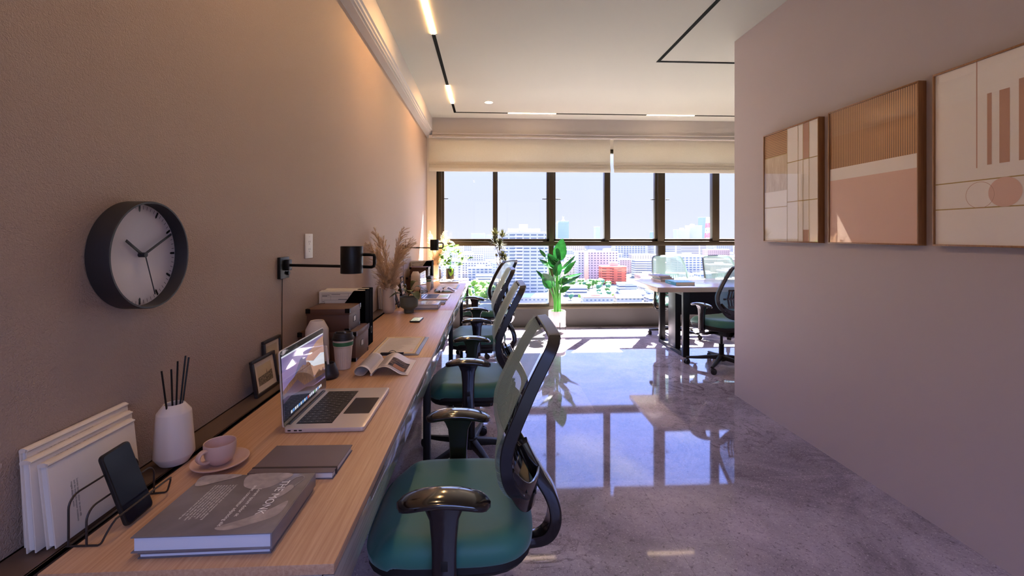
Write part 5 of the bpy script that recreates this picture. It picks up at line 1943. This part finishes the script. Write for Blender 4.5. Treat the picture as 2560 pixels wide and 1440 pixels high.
# ---- pampas grass in a cream vase
t = bottle('ceramic_vase', (-0.748, 3.425, 0.7402), 'cream ceramic vase holding the nearer bunch of pampas grass', 0.93)
for c in kids(t):
    c.scale = (1, 1, 1.17)
VZ = 0.196
t2 = dup(t, (-0.705, 6.02, 0.7402), 0, 'cream ceramic vase with sunlit pampas grass in the window corner')
t['group'] = t2['group'] = 'ceramic vases of pampas grass'
pg = thing('pampas_grass', 'bunch of fluffy beige pampas grass in the cream vase, beside the near wall lamp', 'dried grass', (-0.748, 3.425, 0.9), 0, 'bunches of pampas grass in vases')
rnd = random.Random(11)
plumes = [((-0.100, -0.20, 0.375), 0.065), ((-0.085, -0.06, 0.455), 0.062), ((-0.050, 0.03, 0.40), 0.060), ((-0.070, -0.12, 0.31), 0.075), ((0.110, -0.03, 0.47), 0.075), ((0.150, 0.03, 0.39), 0.060), ((0.07, 0.05, 0.34), 0.065), ((0.10, -0.07, 0.32), 0.072)]
for tip, wd in plumes:
    tip = Vector(tip)
    base = Vector((tip.x * 0.10, tip.y * 0.10, 0.0))
    path = smooth_path([tuple(base - Vector((0, 0, 0.10))), tuple(base), (tip.x * 0.40, tip.y * 0.40, tip.z * 0.45), tuple(tip)], 10)
    bm = nb()
    q = path[:-3]
    tube(bm, q, r=[0.0022 - 0.0014 * i / len(q) for i in range(len(q))], n=5)
    st = obj('stem', bm, m_pampas_stem, pg)
    bm = nb()
    n = len(path)
    def along(u):
        f = u * (n - 1); i = min(int(f), n - 2)
        return path[i].lerp(path[i + 1], f - i), (path[i + 1] - path[i]).normalized()
    lean_ = Vector((tip.x, tip.y, 0)).normalized()
    for k in range(70):
        u = 0.24 + 0.72 * (k + rnd.random()) / 70
        p, d = along(u)
        e_ = (u - 0.16) / 0.86
        env = math.sin(math.pi * min(1, e_) ** 0.9) ** 0.5
        az = rnd.uniform(0, 2 * math.pi)
        a = Vector((math.cos(az), math.sin(az), 0.0)); a = (a - d * a.dot(d)).normalized()
        Lb = rnd.uniform(0.06, 0.115) * (0.5 + 0.5 * env) * (0.75 if u > 0.85 else 1)
        sp_ = wd * env * rnd.uniform(0.35, 1.05)
        for h in range(80):
            v_ = rnd.random()
            c_ = p + d * (Lb * v_) + a * (sp_ * v_ ** 1.4) + (lean_ * 0.02 - Vector((0, 0, 0.012))) * v_ * v_
            az2 = rnd.uniform(0, 2 * math.pi)
            b2 = Vector((math.cos(az2), math.sin(az2), rnd.uniform(-0.6, 0.3)))
            hd = (d * 0.9 + a * 0.5 + b2 * 0.55 + lean_ * 0.15).normalized()
            hl = rnd.uniform(0.014, 0.030)
            s_ = hd.cross(b2)
            s_ = s_.normalized() * 0.00075 if s_.length > 1e-4 else Vector((0.0007, 0, 0))
            addfaces(bm, [(max(q_[0], -0.117), q_[1], q_[2]) for q_ in (c_ - s_, c_ + s_, c_ + hd * hl - Vector((0, 0, 0.003)))], [(0, 1, 2)])
    obj('plume', bm, m_pampas, pg, recalc=False, smooth=False)
dup(pg, (-0.705, 6.02, 0.9), math.radians(20), 'bunch of sunlit pampas grass in the window corner beside the far wall lamp')

# ---- slate green pot with drooping dark leaves
t = thing('potted_plant', 'small dark-leaved plant in a slate green footed pot beside near pampas vase', 'plant', (-0.598, 3.425, 0.7402))
bm = nb()
lathe(bm, [(0.0, 0.0), (0.033, 0.0), (0.036, 0.002), (0.0365, 0.027), (0.040, 0.031), (0.060, 0.042), (0.0665, 0.052), (0.068, 0.064), (0.068, 0.118), (0.0665, 0.1195), (0.064, 0.118), (0.063, 0.108), (0.0, 0.106)], 56, cap0=False)
obj('pot', bm, m_greypot, t, ang=40)
bm = nb(); lathe(bm, [(0.0, 0.109), (0.062, 0.1085)], 30, cap0=False); obj('soil', bm, m_soil, t)
DL = [((-0.010, -0.01, 0.12), (-0.070, -0.05, 0.150), (-0.135, -0.06, 0.118), 0.045), ((0.01, -0.01, 0.12), (0.045, -0.05, 0.155), (0.085, -0.07, 0.105), 0.06),
      ((0.0, 0.0, 0.13), (-0.025, 0.01, 0.20), (-0.050, -0.01, 0.195), 0.05), ((0.01, 0.01, 0.13), (0.05, 0.03, 0.19), (0.125, 0.02, 0.165), 0.05),
      ((0.0, 0.01, 0.13), (0.02, 0.04, 0.215), (0.055, 0.06, 0.23), 0.05), ((-0.01, 0.01, 0.12), (-0.05, 0.05, 0.17), (-0.09, 0.06, 0.15), 0.05),
      ((0.0, -0.02, 0.12), (0.01, -0.05, 0.17), (0.03, -0.075, 0.165), 0.045)]
for a, m_, b, w in DL:
    bm = nb()
    A, M_, B_ = Vector(a), Vector(m_), Vector(b)
    ctrl = smooth_path([a, m_, b], 8)
    n = len(ctrl)
    side = (B_ - A).cross(Vector((0, 0, 1))).normalized()
    v = []
    for i, p in enumerate(ctrl):
        u = i / (n - 1)
        ww = w * 0.66 * max(0.03, math.sin(math.pi * max(0, (u - 0.25) / 0.75)) ** 0.8 if u > 0.25 else 0.04)
        v += [tuple(p - side * ww + Vector((0, 0, ww * .25))), tuple(p), tuple(p + side * ww + Vector((0, 0, ww * .25)))]
    fs = []
    for i in range(n - 1):
        fs += [(3 * i, 3 * i + 1, 3 * i + 4, 3 * i + 3), (3 * i + 1, 3 * i + 2, 3 * i + 5, 3 * i + 4)]
    addfaces(bm, v, fs)
    obj('leaf', bm, m_leafdark, t, recalc=False, ang=80)

# ---- light green plant in a black pot at the window end of the desks
t = thing('potted_plant', 'bright green leafy plant in a black cylinder pot on the desk end by the window', 'plant', (-0.508, 5.98, 0.7402))
bm = nb(); lathe(bm, [(0.0, 0.0), (0.052, 0.0), (0.055, 0.003), (0.055, 0.142), (0.053, 0.143), (0.050, 0.142), (0.049, 0.130), (0.0, 0.128)], 40, cap0=False); obj('pot', bm, m_black, t, ang=40)
bm = nb(); lathe(bm, [(0.0, 0.130), (0.049, 0.129)], 24, cap0=False); obj('soil', bm, m_soil, t)
rnd = random.Random(21)
tips = [(-0.15, -0.03, 0.34), (-0.10, 0.02, 0.42), (-0.02, -0.02, 0.50), (0.05, 0.0, 0.47), (0.10, 0.02, 0.40), (0.18, -0.03, 0.36), (0.25, 0.0, 0.30), (0.03, -0.05, 0.30), (-0.06, -0.05, 0.26), (0.0, 0.05, 0.38), (0.12, -0.05, 0.22), (-0.11, 0.03, 0.22)]
bm = nb()
for tp in tips:
    q = smooth_path([(0, 0, 0.125), (tp[0] * 0.2, tp[1] * 0.2, tp[2] * 0.55), tp], 6)
    tube(bm, q, r=[0.0028 - 0.0018 * i / (len(q) - 1) for i in range(len(q))], n=6)
obj('stem', bm, m_leafstem, t)
for tp in tips:
    T_ = Vector(tp)
    for k in range(6):
        az = rnd.uniform(0, 2 * math.pi)
        d = Vector((math.cos(az), math.sin(az) * 0.6, rnd.uniform(-0.45, 0.35))).normalized()
        L_ = rnd.uniform(0.06, 0.10)
        bm = nb()
        T0_ = T_ * rnd.uniform(0.80, 1.0)
        leafshape(bm, T0_, T0_ + d * L_, L_ * 0.48, (rnd.uniform(-.3, .3), -0.6, 1), fold=0.2, droop=0.06, n=8)
        obj('leaf', bm, m_leaf2, t, recalc=False, ang=80)
bm = nb(); leafshape(bm, (0.018, -0.05, 0.155), (0.012, -0.066, 0.045), 0.066, (0, -1, 0.2), fold=0.15, droop=-0.05, n=10)
obj('leaf', bm, m_leaf2, t, recalc=False, ang=80)
# a narrow upright booklet next to it
t = thing('booklet', 'thin dark booklet leaning upright between the window-corner vase and the black plant pot', 'book', (-0.618, 6.10, 0.7402))
bm = nb(); box(bm, 0, 0.006, 0, 0.10, 0, 0.15, bev=0.001, M=Matrix.Rotation(math.radians(-4), 4, 'Y') @ Matrix.Rotation(math.radians(40), 4, 'Z')); obj('cover', bm, m_darkcover, t)

# ================================================================= framed prints on the right wall
AX = XR - 0.0405     # front plane of the frames
def art(y0, y1, label, kindn):
    """y1 is the end farther from the camera; the print faces -x"""
    z0, z1 = 1.272, 2.038
    t = thing('framed_print', label, 'picture', (XR - 0.0005, y0, z0), 0, 'oak framed prints on the right wall')
    W, Hh = y1 - y0, z1 - z0
    D = 0.040
    f = 0.0075
    bm = nb()
    box(bm, -D, 0, 0, W, 0, f, bev=0.0008); box(bm, -D, 0, 0, W, Hh - f, Hh, bev=0.0008)
    box(bm, -D, 0, 0, f, f, Hh - f, bev=0.0008); box(bm, -D, 0, W - f, W, f, Hh - f, bev=0.0008)
    obj('frame', bm, m_oakframe, t)
    bm = nb(); box(bm, -D + 0.008, -0.004, f, W - f, f, Hh - f)
    pn = obj('backing', bm, m_print_white, t, smooth=False)
    bm = nb()
    lay = [0]
    def P(u, v, mi, up=None):
        pass
    def rect(u0, u1, v0, v1, mi):
        lay[0] += 1
        x = -D + 0.0078 - 0.00008 * lay[0]
        # u runs from the far end to the near end (left to right as seen), v upwards
        ya, yb_ = W - f - (W - 2 * f) * u0, W - f - (W - 2 * f) * u1
        za, zb_ = f + (Hh - 2 * f) * v0, f + (Hh - 2 * f) * v1
        quad(bm, [(x, ya, za), (x, yb_, za), (x, yb_, zb_), (x, ya, zb_)], mi)
    def disc(u, v, r, mi, ring=None):
        lay[0] += 1
        x = -D + 0.0078 - 0.00008 * lay[0]
        cy0, cz0 = W - f - (W - 2 * f) * u, f + (Hh - 2 * f) * v
        n = 64
        if ring:
            vv = []
            for k in range(n):
                a = 2 * math.pi * k / n
                vv += [(x, cy0 + r * math.cos(a), cz0 + r * math.sin(a)), (x, cy0 + (r - ring) * math.cos(a), cz0 + (r - ring) * math.sin(a))]
            addfaces(bm, vv, [(2 * k, (2 * k + 2) % (2 * n), (2 * k + 3) % (2 * n), 2 * k + 1) for k in range(n)], mi)
        else:
            addfaces(bm, [(x, cy0 + r * math.cos(2 * math.pi * k / n), cz0 + r * math.sin(2 * math.pi * k / n)) for k in range(n)], [tuple(range(n))], mi)
    if kindn == 1:
        rect(0, .46, .785, 1, 1)       # horizontal slats
        rect(0, .46, .46, .780, 2)     # travertine
        rect(.745, .845, .70, 1, 3)
        rect(.745, .845, 0, .10, 3)
        rect(.46, 1, .693, .700, 4); rect(0, .46, .780, .786, 4); rect(.46, 1, .345, .352, 4); rect(0, .46, .31, .316, 4)
        for u in (.455, .655, .742, .845):
            rect(u, u + .007, 0, 1 if u < .5 or u > .6 else 1, 4)
    elif kindn == 2:
        rect(0, 1, .565, 1, 5)         # vertical slats
        rect(0, 1, 0, .475, 6)
    else:
        rect(.31, .318, .40 + .02, 1, 7)
        rect(.385, .415, .43, .81, 3); rect(.465, .53, .43, .81, 3); rect(.585, 1, .43, .84, 3)
        rect(.78, 1, .03 + .19, .43, 2)
        rect(0, 1, .330 + .02, .336 + .02, 4); rect(0, .78, .20, .206, 4)
        disc(.50, .278, 0.058, 6)
        disc(.335, .272, 0.054, 3, ring=0.0015)
    mats = [m_print_white, m_hslat, m_trav, m_print_brown, m_print_gold, m_vslat, m_print_pink, m_print_brown]
    obj('print', bm, mats, pn, smooth=False, recalc=False)
    bm = nb(); box(bm, -D + 0.003, -D + 0.005, f - 0.0005, W - f + 0.0005, f - 0.0005, Hh - f + 0.0005)
    obj('glass', bm, m_aglass, t, smooth=False)
    return t
def slat(name, axis, pitch):
    m = mat(name, '#c39562', rough=0.5)
    nt, N, L, b = nodes(m)
    tc = N.new('ShaderNodeTexCoord'); sp = N.new('ShaderNodeSeparateXYZ'); L.new(tc.outputs['Object'], sp.inputs[0])
    dv = N.new('ShaderNodeMath'); dv.operation = 'DIVIDE'; dv.inputs[1].default_value = pitch
    fr = N.new('ShaderNodeMath'); fr.operation = 'FRACT'
    L.new(sp.outputs[axis], dv.inputs[0]); L.new(dv.outputs[0], fr.inputs[0])
    r = N.new('ShaderNodeValToRGB')
    r.color_ramp.interpolation = 'LINEAR'
    r.color_ramp.elements[0].position = 0.0; r.color_ramp.elements[0].color = lin('#673a1f')
    r.color_ramp.elements[1].position = 1.0; r.color_ramp.elements[1].color = lin('#a8784a')
    e = r.color_ramp.elements.new(0.26); e.color = lin('#673a1f')
    e = r.color_ramp.elements.new(0.34); e.color = lin('#dcaa70')
    e = r.color_ramp.elements.new(0.85); e.color = lin('#bd8b58')
    L.new(fr.outputs[0], r.inputs[0]); L.new(r.outputs[0], b.inputs['Base Color'])
    return m
m_hslat = slat('slat_print_horizontal', 2, 0.0118)
m_vslat = slat('slat_print_vertical', 1, 0.0122)
m_trav = mat('travertine_print', '#d9c3a0', rough=0.5)
noise_color(m_trav, '#c2a684', '#e3d3bb', 9, stretch=(1, 4, 0.7), detail=7, p0=0.3, p1=0.7, rough=0.7, distort=1.0)
art(2.634, 3.184, 'oak framed print with horizontal slats, marble and gold grid lines, farthest along the right wall', 1)
art(1.997, 2.557, 'oak framed print of vertical wood slats above a blush field, middle of the three', 2)
art(1.371, 1.931, 'oak framed print with two overlapping circles and terracotta bars, cut by the picture edge', 3)

# ================================================================= books on the meeting table
t = thing('hardcover_book', 'thick turquoise book lying at the near corner of the meeting table', 'book', (2.055, 4.875, TT + 0.0004))
bm = nb()
prism(bm, [(0, 0), (0.218, 0), (0.218, 0.0025), (0.003, 0.0025), (0.003, 0.0335), (0.218, 0.0335), (0.218, 0.036), (0, 0.036)], 0, 0.30, 'y')
obj('cover', bm, m_teal_book, t)
bm = nb(); box(bm, 0.0031, 0.214, 0.003, 0.297, 0.0026, 0.0334); obj('page_block', bm, m_paper, t, smooth=False)
bm = nb()
text_mesh(bm, 'LOREM', 0.055, Matrix.Translation((0.035, 0.19, 0.0363)))
text_mesh(bm, 'IPSUM', 0.055, Matrix.Translation((0.035, 0.12, 0.0363)))
text_mesh(bm, 'Lorem ipsum', 0.016, Matrix.Translation((-0.0004, 0.22, 0.012)) @ Matrix(((0, 0, -1, 0), (-1, 0, 0, 0), (0, 1, 0, 0), (0, 0, 0, 1))))
obj('cover_lettering', bm, m_wtext, t, smooth=False, recalc=False)
zz = TT + 0.0004
for k, (x, y, w, d, h, mt, rz, lab) in enumerate((
    (2.055, 5.31, 0.16, 0.285, 0.020, m_formw, 3, 'pale book at the bottom of the stack on the meeting table'),
    (2.052, 5.30, 0.168, 0.275, 0.018, m_darkcover, 1, 'book with a dark blue cover second from the bottom of the table stack'),
    (2.050, 5.315, 0.150, 0.26, 0.014, m_formw, 5, 'white book third from the bottom of the table stack'),
    (2.030, 5.30, 0.150, 0.26, 0.017, m_violet, 9, 'violet grey magazine on top of the stack on the meeting table'))):
    t = thing('stacked_book', lab, 'book', (x, y, zz), math.radians(rz), 'books stacked on the meeting table')
    bm = nb()
    box(bm, 0, w, 0, d, 0, 0.0015); box(bm, 0, w, 0, d, h - 0.0015, h); box(bm, 0, 0.0018, 0, d, 0.0015, h - 0.0015)
    obj('cover', bm, mt, t, smooth=False)
    bm = nb(); box(bm, 0.0019, w - 0.003, 0.002, d - 0.002, 0.0016, h - 0.0016); obj('page_block', bm, m_paper, t, smooth=False)
    zz += h + 0.0002

# ================================================================= the city outside (storeys below)
GZ = -56.0
m_ground = mat('city_ground', '#b9b6b4', rough=0.9, spec=0.1)
noise_color(m_ground, '#3d4638', '#6a6968', 0.035, detail=6, p0=0.35, p1=0.6)
bm = nb(); addfaces(bm, [(-2500, 60, GZ), (4500, 60, GZ), (4500, 5200, GZ), (-2500, 5200, GZ)], [(0, 1, 2, 3)])
o = obj('city_ground', bm, m_ground, smooth=False); o['kind'] = 'structure'
fa = {
    'tower': facade('tower_facade', '#b9b8b8', '#56667a', 6.4, 3.0, 0.80, 0.36),
    'dots': facade('dotted_facade', '#b2b0b3', '#555b6c', 3.9, 3.1, 0.45, 0.42),
    'coral': facade('coral_facade', '#c0604e', '#6a3a36', 9.0, 2.9, 0.55, 0.36),
    'bands': facade('banded_facade', '#bcbabb', '#606a7c', 40.0, 3.0, 0.92, 0.42),
    'glass': facade('glass_facade', '#b9c6dc', '#90a8d0', 2.4, 3.6, 0.75, 0.62),
    'grid': facade('grid_facade', '#b8b8bc', '#5d6d88', 5.2, 3.2, 0.70, 0.52),
    'white': facade('white_block', '#bdbab8', '#727e90', 3.4, 3.0, 0.5, 0.35),
    'cream': facade('cream_block', '#bbb0a3', '#74706f', 4.4, 3.0, 0.45, 0.4),
    'grey': facade('grey_block', '#9fa2ad', '#5f687c', 3.0, 3.0, 0.6, 0.35),
    'rose': facade('rose_block', '#b8a099', '#6b6166', 3.8, 3.0, 0.5, 0.38),
    'far': facade('distant_tower_haze', '#bcc4dc', '#a9b5d6', 60.0, 4.0, 0.95, 0.4),  # pale haze of distance painted into both facade colours
    'farblue': facade('distant_blue_tower_haze', '#9dafd6', '#8ba1ce', 60.0, 4.0, 0.95, 0.5),  # bluer haze of distance painted into these facade colours
}
m_roofs = [mat('roof_grey', '#a9aab2', rough=0.8), mat('roof_blue_grey', '#8f9bb0', rough=0.7), mat('roof_brown', '#9c7f70', rough=0.8), mat('roof_white', '#dad9dc', rough=0.8)]
m_plain = mat('plain_render', '#bdbbba', rough=0.8)
m_redtower = mat('lattice_red', '#d8676a', rough=0.7)

def building(name, label, x0, x1, y, depth, h, f, group=None, top=None, roof=None, extra=None):
    """front face at y; heights from the city ground"""
    cx = (x0 + x1) / 2
    t = thing(name, label, 'building', (cx, y, GZ), 0, group)
    w = (x1 - x0) / 2
    bm = nb(); box(bm, -w, w, 0, depth, 0, h)
    obj('walls', bm, fa[f], t, smooth=False)
    bm = nb()
    box(bm, -w - 0.3, w + 0.3, -0.3, depth + 0.3, h, h + 0.9)
    if top:
        for q_, (a, b, c) in enumerate(top):
            box(bm, a, b, depth * (0.25 - 0.08 * q_), depth * 0.7, h + 0.9, h + 0.9 + c)
    obj('roof_parapet', bm, roof or m_plain, t, smooth=False)
    if extra:
        extra(t, w, depth, h)
    return t

def ledges(t, w, depth, h, every=3.0, out=1.0, m=None, x0=None, x1=None):
    bm = nb()
    z = 2.0
    while z < h - 1:
        box(bm, -w if x0 is None else x0, w if x1 is None else x1, -out, -0.05, z, z + 1.05)
        z += every
    obj('balcony_band', bm, m or m_plain, t, smooth=False)

building('apartment_tower', 'tall white apartment tower with rows of windows left of the big potted plant', 11.8, 52.5, 405, 16, 59.5, 'tower', None, [(-14.5, 14.5, 3.0), (-4.2, 3.0, 6.8)],
         extra=lambda t, w, d, h: ledges(t, w, d, h, 3.0, 0.6, x0=-9.0, x1=-1.6))
building('apartment_block', 'wide pale block with a grid of dark square windows behind the coral building', 111.3, 162, 560, 22, 35.8, 'dots', None, [(10, 18, 3)],
         extra=lambda t, w, d, h: (lambda bm: (box(bm, -17.5, -12, -0.5, -0.1, 0, h + 1.2), obj('salmon_stripe', bm, mat('salmon_render', '#d09c80', rough=0.8), t, smooth=False)))(nb()))
building('apartment_block', 'coral red apartment block with balcony rows above the tree cluster', 131.1, 160.4, 520, 14, 20.1, 'coral', None, [(-3, 6, 4.2)], roof=mat('coral_roof', '#c0756a', rough=0.8),
         extra=lambda t, w, d, h: ledges(t, w, d, h, 2.9, 0.8, mat('coral_band', '#c0604e', rough=0.8), x0=-w, x1=-2.5))
building('apartment_block', 'white balconied block just left of the far table chair', 197, 226.7, 600, 16, 23.9, 'bands', extra=lambda t, w, d, h: ledges(t, w, d, h, 3.0, 0.9, x0=-w, x1=1.0))
building('apartment_block', 'white block with blue window grid seen through the far table chairs', 253.2, 292, 600, 16, 29.1, 'grid', None, [(-6, 4, 3)])
building('low_office', 'low long building with dark striped floors below the tree cluster', 73.3, 92.2, 420, 12, 8.6, 'bands', extra=lambda t, w, d, h: ledges(t, w, d, h, 2.8, 0.7))
building('apartment_block', 'small white block with stacked balconies just below the coral building', 128.5, 146.1, 440, 10, 9.2, 'bands', extra=lambda t, w, d, h: ledges(t, w, d, h, 2.9, 0.8, x0=-w, x1=-3))
building('low_office', 'low grey striped block right of the desk plant, beyond the green trees', -14.7, 4.6, 520, 12, 10.5, 'bands', extra=lambda t, w, d, h: ledges(t, w, d, h, 2.8, 0.8))
def crown(t, w, d, h):
    bm = nb()
    for s in (-1, 1):
        tube(bm, [(-6 * s, 8, h + 2), (2 * s, 8, h + 14)], r=0.5, n=6); tube(bm, [(2 * s, 8, h + 2), (-3 * s, 8, h + 18)], r=0.4, n=6)
    obj('roof_mast', bm, m_roofs[3], t)
    bm = nb()
    for k in range(9):
        box(bm, -w + 2 + k * (2 * w - 5) / 9, -w + 3.4 + k * (2 * w - 5) / 9, -0.6, -0.1, h - 5, h)
    obj('crown_fins', bm, m_roofs[1], t, smooth=False)
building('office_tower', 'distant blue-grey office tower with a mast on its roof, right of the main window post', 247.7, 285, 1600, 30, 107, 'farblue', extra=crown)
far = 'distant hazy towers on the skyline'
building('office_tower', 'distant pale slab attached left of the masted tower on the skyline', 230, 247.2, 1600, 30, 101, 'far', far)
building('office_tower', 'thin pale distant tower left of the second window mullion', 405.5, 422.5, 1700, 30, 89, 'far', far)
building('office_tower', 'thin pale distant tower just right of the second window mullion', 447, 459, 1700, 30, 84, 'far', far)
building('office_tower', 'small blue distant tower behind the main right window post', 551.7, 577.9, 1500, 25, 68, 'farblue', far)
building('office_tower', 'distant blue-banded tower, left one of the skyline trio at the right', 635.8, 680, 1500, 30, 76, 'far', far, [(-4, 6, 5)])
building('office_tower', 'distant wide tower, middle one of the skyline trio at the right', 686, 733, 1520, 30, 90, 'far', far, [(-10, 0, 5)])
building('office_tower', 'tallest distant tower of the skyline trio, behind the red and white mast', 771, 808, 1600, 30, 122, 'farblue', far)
building('office_tower', 'low pale distant slab on the skyline left of the spiky plant', -58, -13, 1500, 30, 63, 'far', far)
building('office_tower', 'low distant slab on the skyline just behind the spiky plant top', -10, 14, 1500, 30, 57.5, 'far', far)
t = thing('lattice_tower', 'red and white banded lattice tower on the right of the skyline', 'tower', (697, 1400, GZ))
bm = nb(); bm2 = nb()
for k in range(7):
    z0, z1 = 16 * k, 16 * (k + 1)
    w0, w1 = 11 - 0.8 * k, 10.2 - 0.8 * k
    b_ = bm if k % 2 else bm2
    for sx in (-1, 1):
        for sy in (-1, 1):
            tube(b_, [(sx * w0, sy * w0, z0), (sx * w1, sy * w1, z1)], r=1.3, n=6)
    for sy in (-1, 1):
        tube(b_, [(-w0, sy * w0, z0), (w1, sy * w1, z1)], r=0.9, n=5); tube(b_, [(w0, sy * w0, z0), (-w1, sy * w1, z1)], r=0.9, n=5)
        tube(b_, [(-w1, sy * w1, z1), (w1, sy * w1, z1)], r=1.1, n=5)
    if k in (3, 5):
        box(b_, -w0, w0, -w0, w0, z0 + 3, z0 + 11)
obj('red_section', bm, m_redtower, t); obj('white_section', bm2, m_plain, t)

# crowd of blocks and houses filling the plain
heroes = [(11, 53, 395, 430), (111, 163, 550, 590), (128, 163, 505, 540), (195, 228, 590, 625), (252, 294, 590, 625), (72, 94, 412, 440), (127, 148, 432, 455), (-17, 6, 512, 540)]
trees_at = [(-34, 8, 370, 482), (86, 132, 457, 508)]
rnd = random.Random(5)
kinds = ['white', 'cream', 'grey', 'rose', 'white', 'grid', 'dots', 'bands']
words = {'white': 'white small-windowed', 'cream': 'cream', 'grey': 'grey', 'rose': 'rose-coloured', 'grid': 'grid-windowed', 'dots': 'dot-windowed', 'bands': 'band-windowed'}
cnt = 0
def clash(x0, x1, y0, y1, L_):
    return any(x0 < b and x1 > a and y0 < d and y1 > c for a, b, c, d in L_)
placed = []
Y = 372.0
while Y < 1380:
    step = Y * 0.072 if Y > 520 else 28
    x = -0.20 * Y
    while x < 0.62 * Y:
        w = rnd.uniform(0.6, 1.0) * (26 if Y < 520 else Y * 0.075)
        gap = rnd.uniform(0.1, 0.3) * w
        y = Y + rnd.uniform(-0.2, 0.2) * step
        if Y < 520:
            h = rnd.choice([4.5, 5.5, 6.5, 8.0]); dpt = rnd.uniform(9, 15)
        elif Y < 800:
            h = rnd.choice([8, 12, 15, 20, 24]); dpt = rnd.uniform(14, 22)
        else:
            h = rnd.choice([14, 18, 25, 30, 36, 42]) * (1.0 if Y < 1100 else 1.05); dpt = rnd.uniform(16, 28)
        x1 = x + w
        # nothing may stand taller than the view line of the hero blocks behind it
        if not clash(x - 3, x1 + 3, y - 4, y + dpt + 4, heroes + trees_at) and not clash(x - 2, x1 + 2, y - 2, y + dpt + 2, placed):
            if any(a - 4 < x1 * hy / Y and b + 4 > x * hy / Y for a, b, hy, _ in [(h0, h1, h2, h3) for h0, h1, h2, h3 in heroes if h2 > Y]):
                h = min(h, 7 if Y < 520 else 9)
            k = rnd.choice(kinds)
            placed.append((x, x1, y, y + dpt))
            if Y < 520:
                t = thing('house', 'low %s house among the rooftops just beyond the window sill' % words[k], 'building', ((x + x1) / 2, y, GZ), rnd.uniform(-0.04, 0.04), 'low %s houses below the window sill' % words[k])
                bm = nb(); box(bm, -w / 2, w / 2, 0, dpt, 0, h); obj('walls', bm, fa[k], t, smooth=False)
                bm = nb()
                rf = rnd.choice(m_roofs)
                if rnd.random() < 0.6:
                    prism(bm, [(-0.8, h), (dpt + 0.8, h), (dpt / 2, h + 2.6)], -w / 2 - 0.6, w / 2 + 0.6, 'x')
                else:
                    box(bm, -w / 2 - 0.3, w / 2 + 0.3, -0.3, dpt + 0.3, h, h + 0.7); box(bm, -w * 0.2, w * 0.1, dpt * .3, dpt * .6, h + 0.7, h + 2.2)
                obj('roof', bm, rf, t, smooth=False)
            else:
                building('city_block', '%s mid-rise block in the %s of the hazy city' % (words[k], 'middle distance' if Y < 800 else 'far crowd below the horizon'), x, x1, y, dpt, h, k, '%s blocks in the %s' % (words[k], 'middle distance' if Y < 800 else 'far crowd'), [(-w * .2, w * .1, 2.5)] if rnd.random() < .5 else None, rnd.choice([m_plain, m_plain, m_roofs[0]]))
            cnt += 1
        x = x1 + gap
    Y += step

# trees
m_treec = [mat('tree_green', '#3c6327', rough=0.9), mat('tree_yellow_green', '#62802f', rough=0.9), mat('tree_blue_green', '#3d6850', rough=0.9)]
for m in m_treec:
    add_bump(m, 0.9, 1.0, 0.8)
def tree_mesh(seed):
    r = random.Random(seed)
    bm = nb()
    for k in range(16):
        a = r.uniform(0, 6.28); q = r.uniform(0, 2.6) if k else 0
        bmesh.ops.create_icosphere(bm, subdivisions=2, radius=r.uniform(1.3, 2.3), matrix=Matrix.Translation((q * math.cos(a), q * math.sin(a), r.uniform(3.5, 7.5))))
    for v in bm.verts:
        v.co += Vector((r.uniform(-.22, .22), r.uniform(-.22, .22), r.uniform(-.22, .22)))
    return bm
tps = []
for k in range(3):
    t = thing('tree', '', 'tree', (0, 0, GZ))
    obj('crown', tree_mesh(k), m_treec[k], t, smooth=False)
    bm = nb(); lathe(bm, [(0.45, 0), (0.3, 3.2), (0.2, 5)], 8, cap1=True); obj('trunk', bm, m_bark, t)
    tps.append(t)
tl = []
def spots(n, x0, x1, y0, y1, dmin):
    out = []
    for _ in range(2000):
        if len(out) >= n: break
        p = (rnd.uniform(x0, x1), rnd.uniform(y0, y1))
        if all(math.hypot(p[0] - q[0], p[1] - q[1]) > dmin for q in out): out.append(p)
    return out
for (sx_, sy_) in spots(22, -30, 4, 376, 475, 10.5):
    tl.append((sx_, sy_, rnd.uniform(1.0, 1.35), rnd.choice([0, 1, 1, 2]), 'leafy tree in the bright green clump right of the desk end', 'trees in the green clump beyond the desk end'))
for (sx_, sy_) in spots(16, 90, 128, 462, 504, 8.6):
    tl.append((sx_, sy_, rnd.uniform(0.85, 1.1), rnd.choice([0, 0, 2]), 'round tree in the cluster between the big plant and the coral building', 'trees in the cluster before the coral building'))
for i in range(160):
    y = rnd.uniform(375, 560); x = rnd.uniform(-0.15, 0.5) * y
    if clash(x - 5, x + 5, y - 5, y + 5, placed + heroes + trees_at): continue
    if any(math.hypot(x - q[0], y - q[1]) < 9 for q in tl): continue
    tl.append((x, y, rnd.uniform(0.5, 0.9), rnd.choice([0, 1, 2]), 'small street tree scattered among the low houses beyond the sill', 'small trees among the houses'))
for i, (x, y, s, k, lab, g) in enumerate(tl):
    if i < 3:
        o = tps[i]
        o.location = (x, y, GZ); o['label'] = lab; o['group'] = g
    else:
        o = dup(tps[k], (x, y, GZ), rnd.uniform(0, 6.28), lab, g)
    o.scale = (s, s, s)
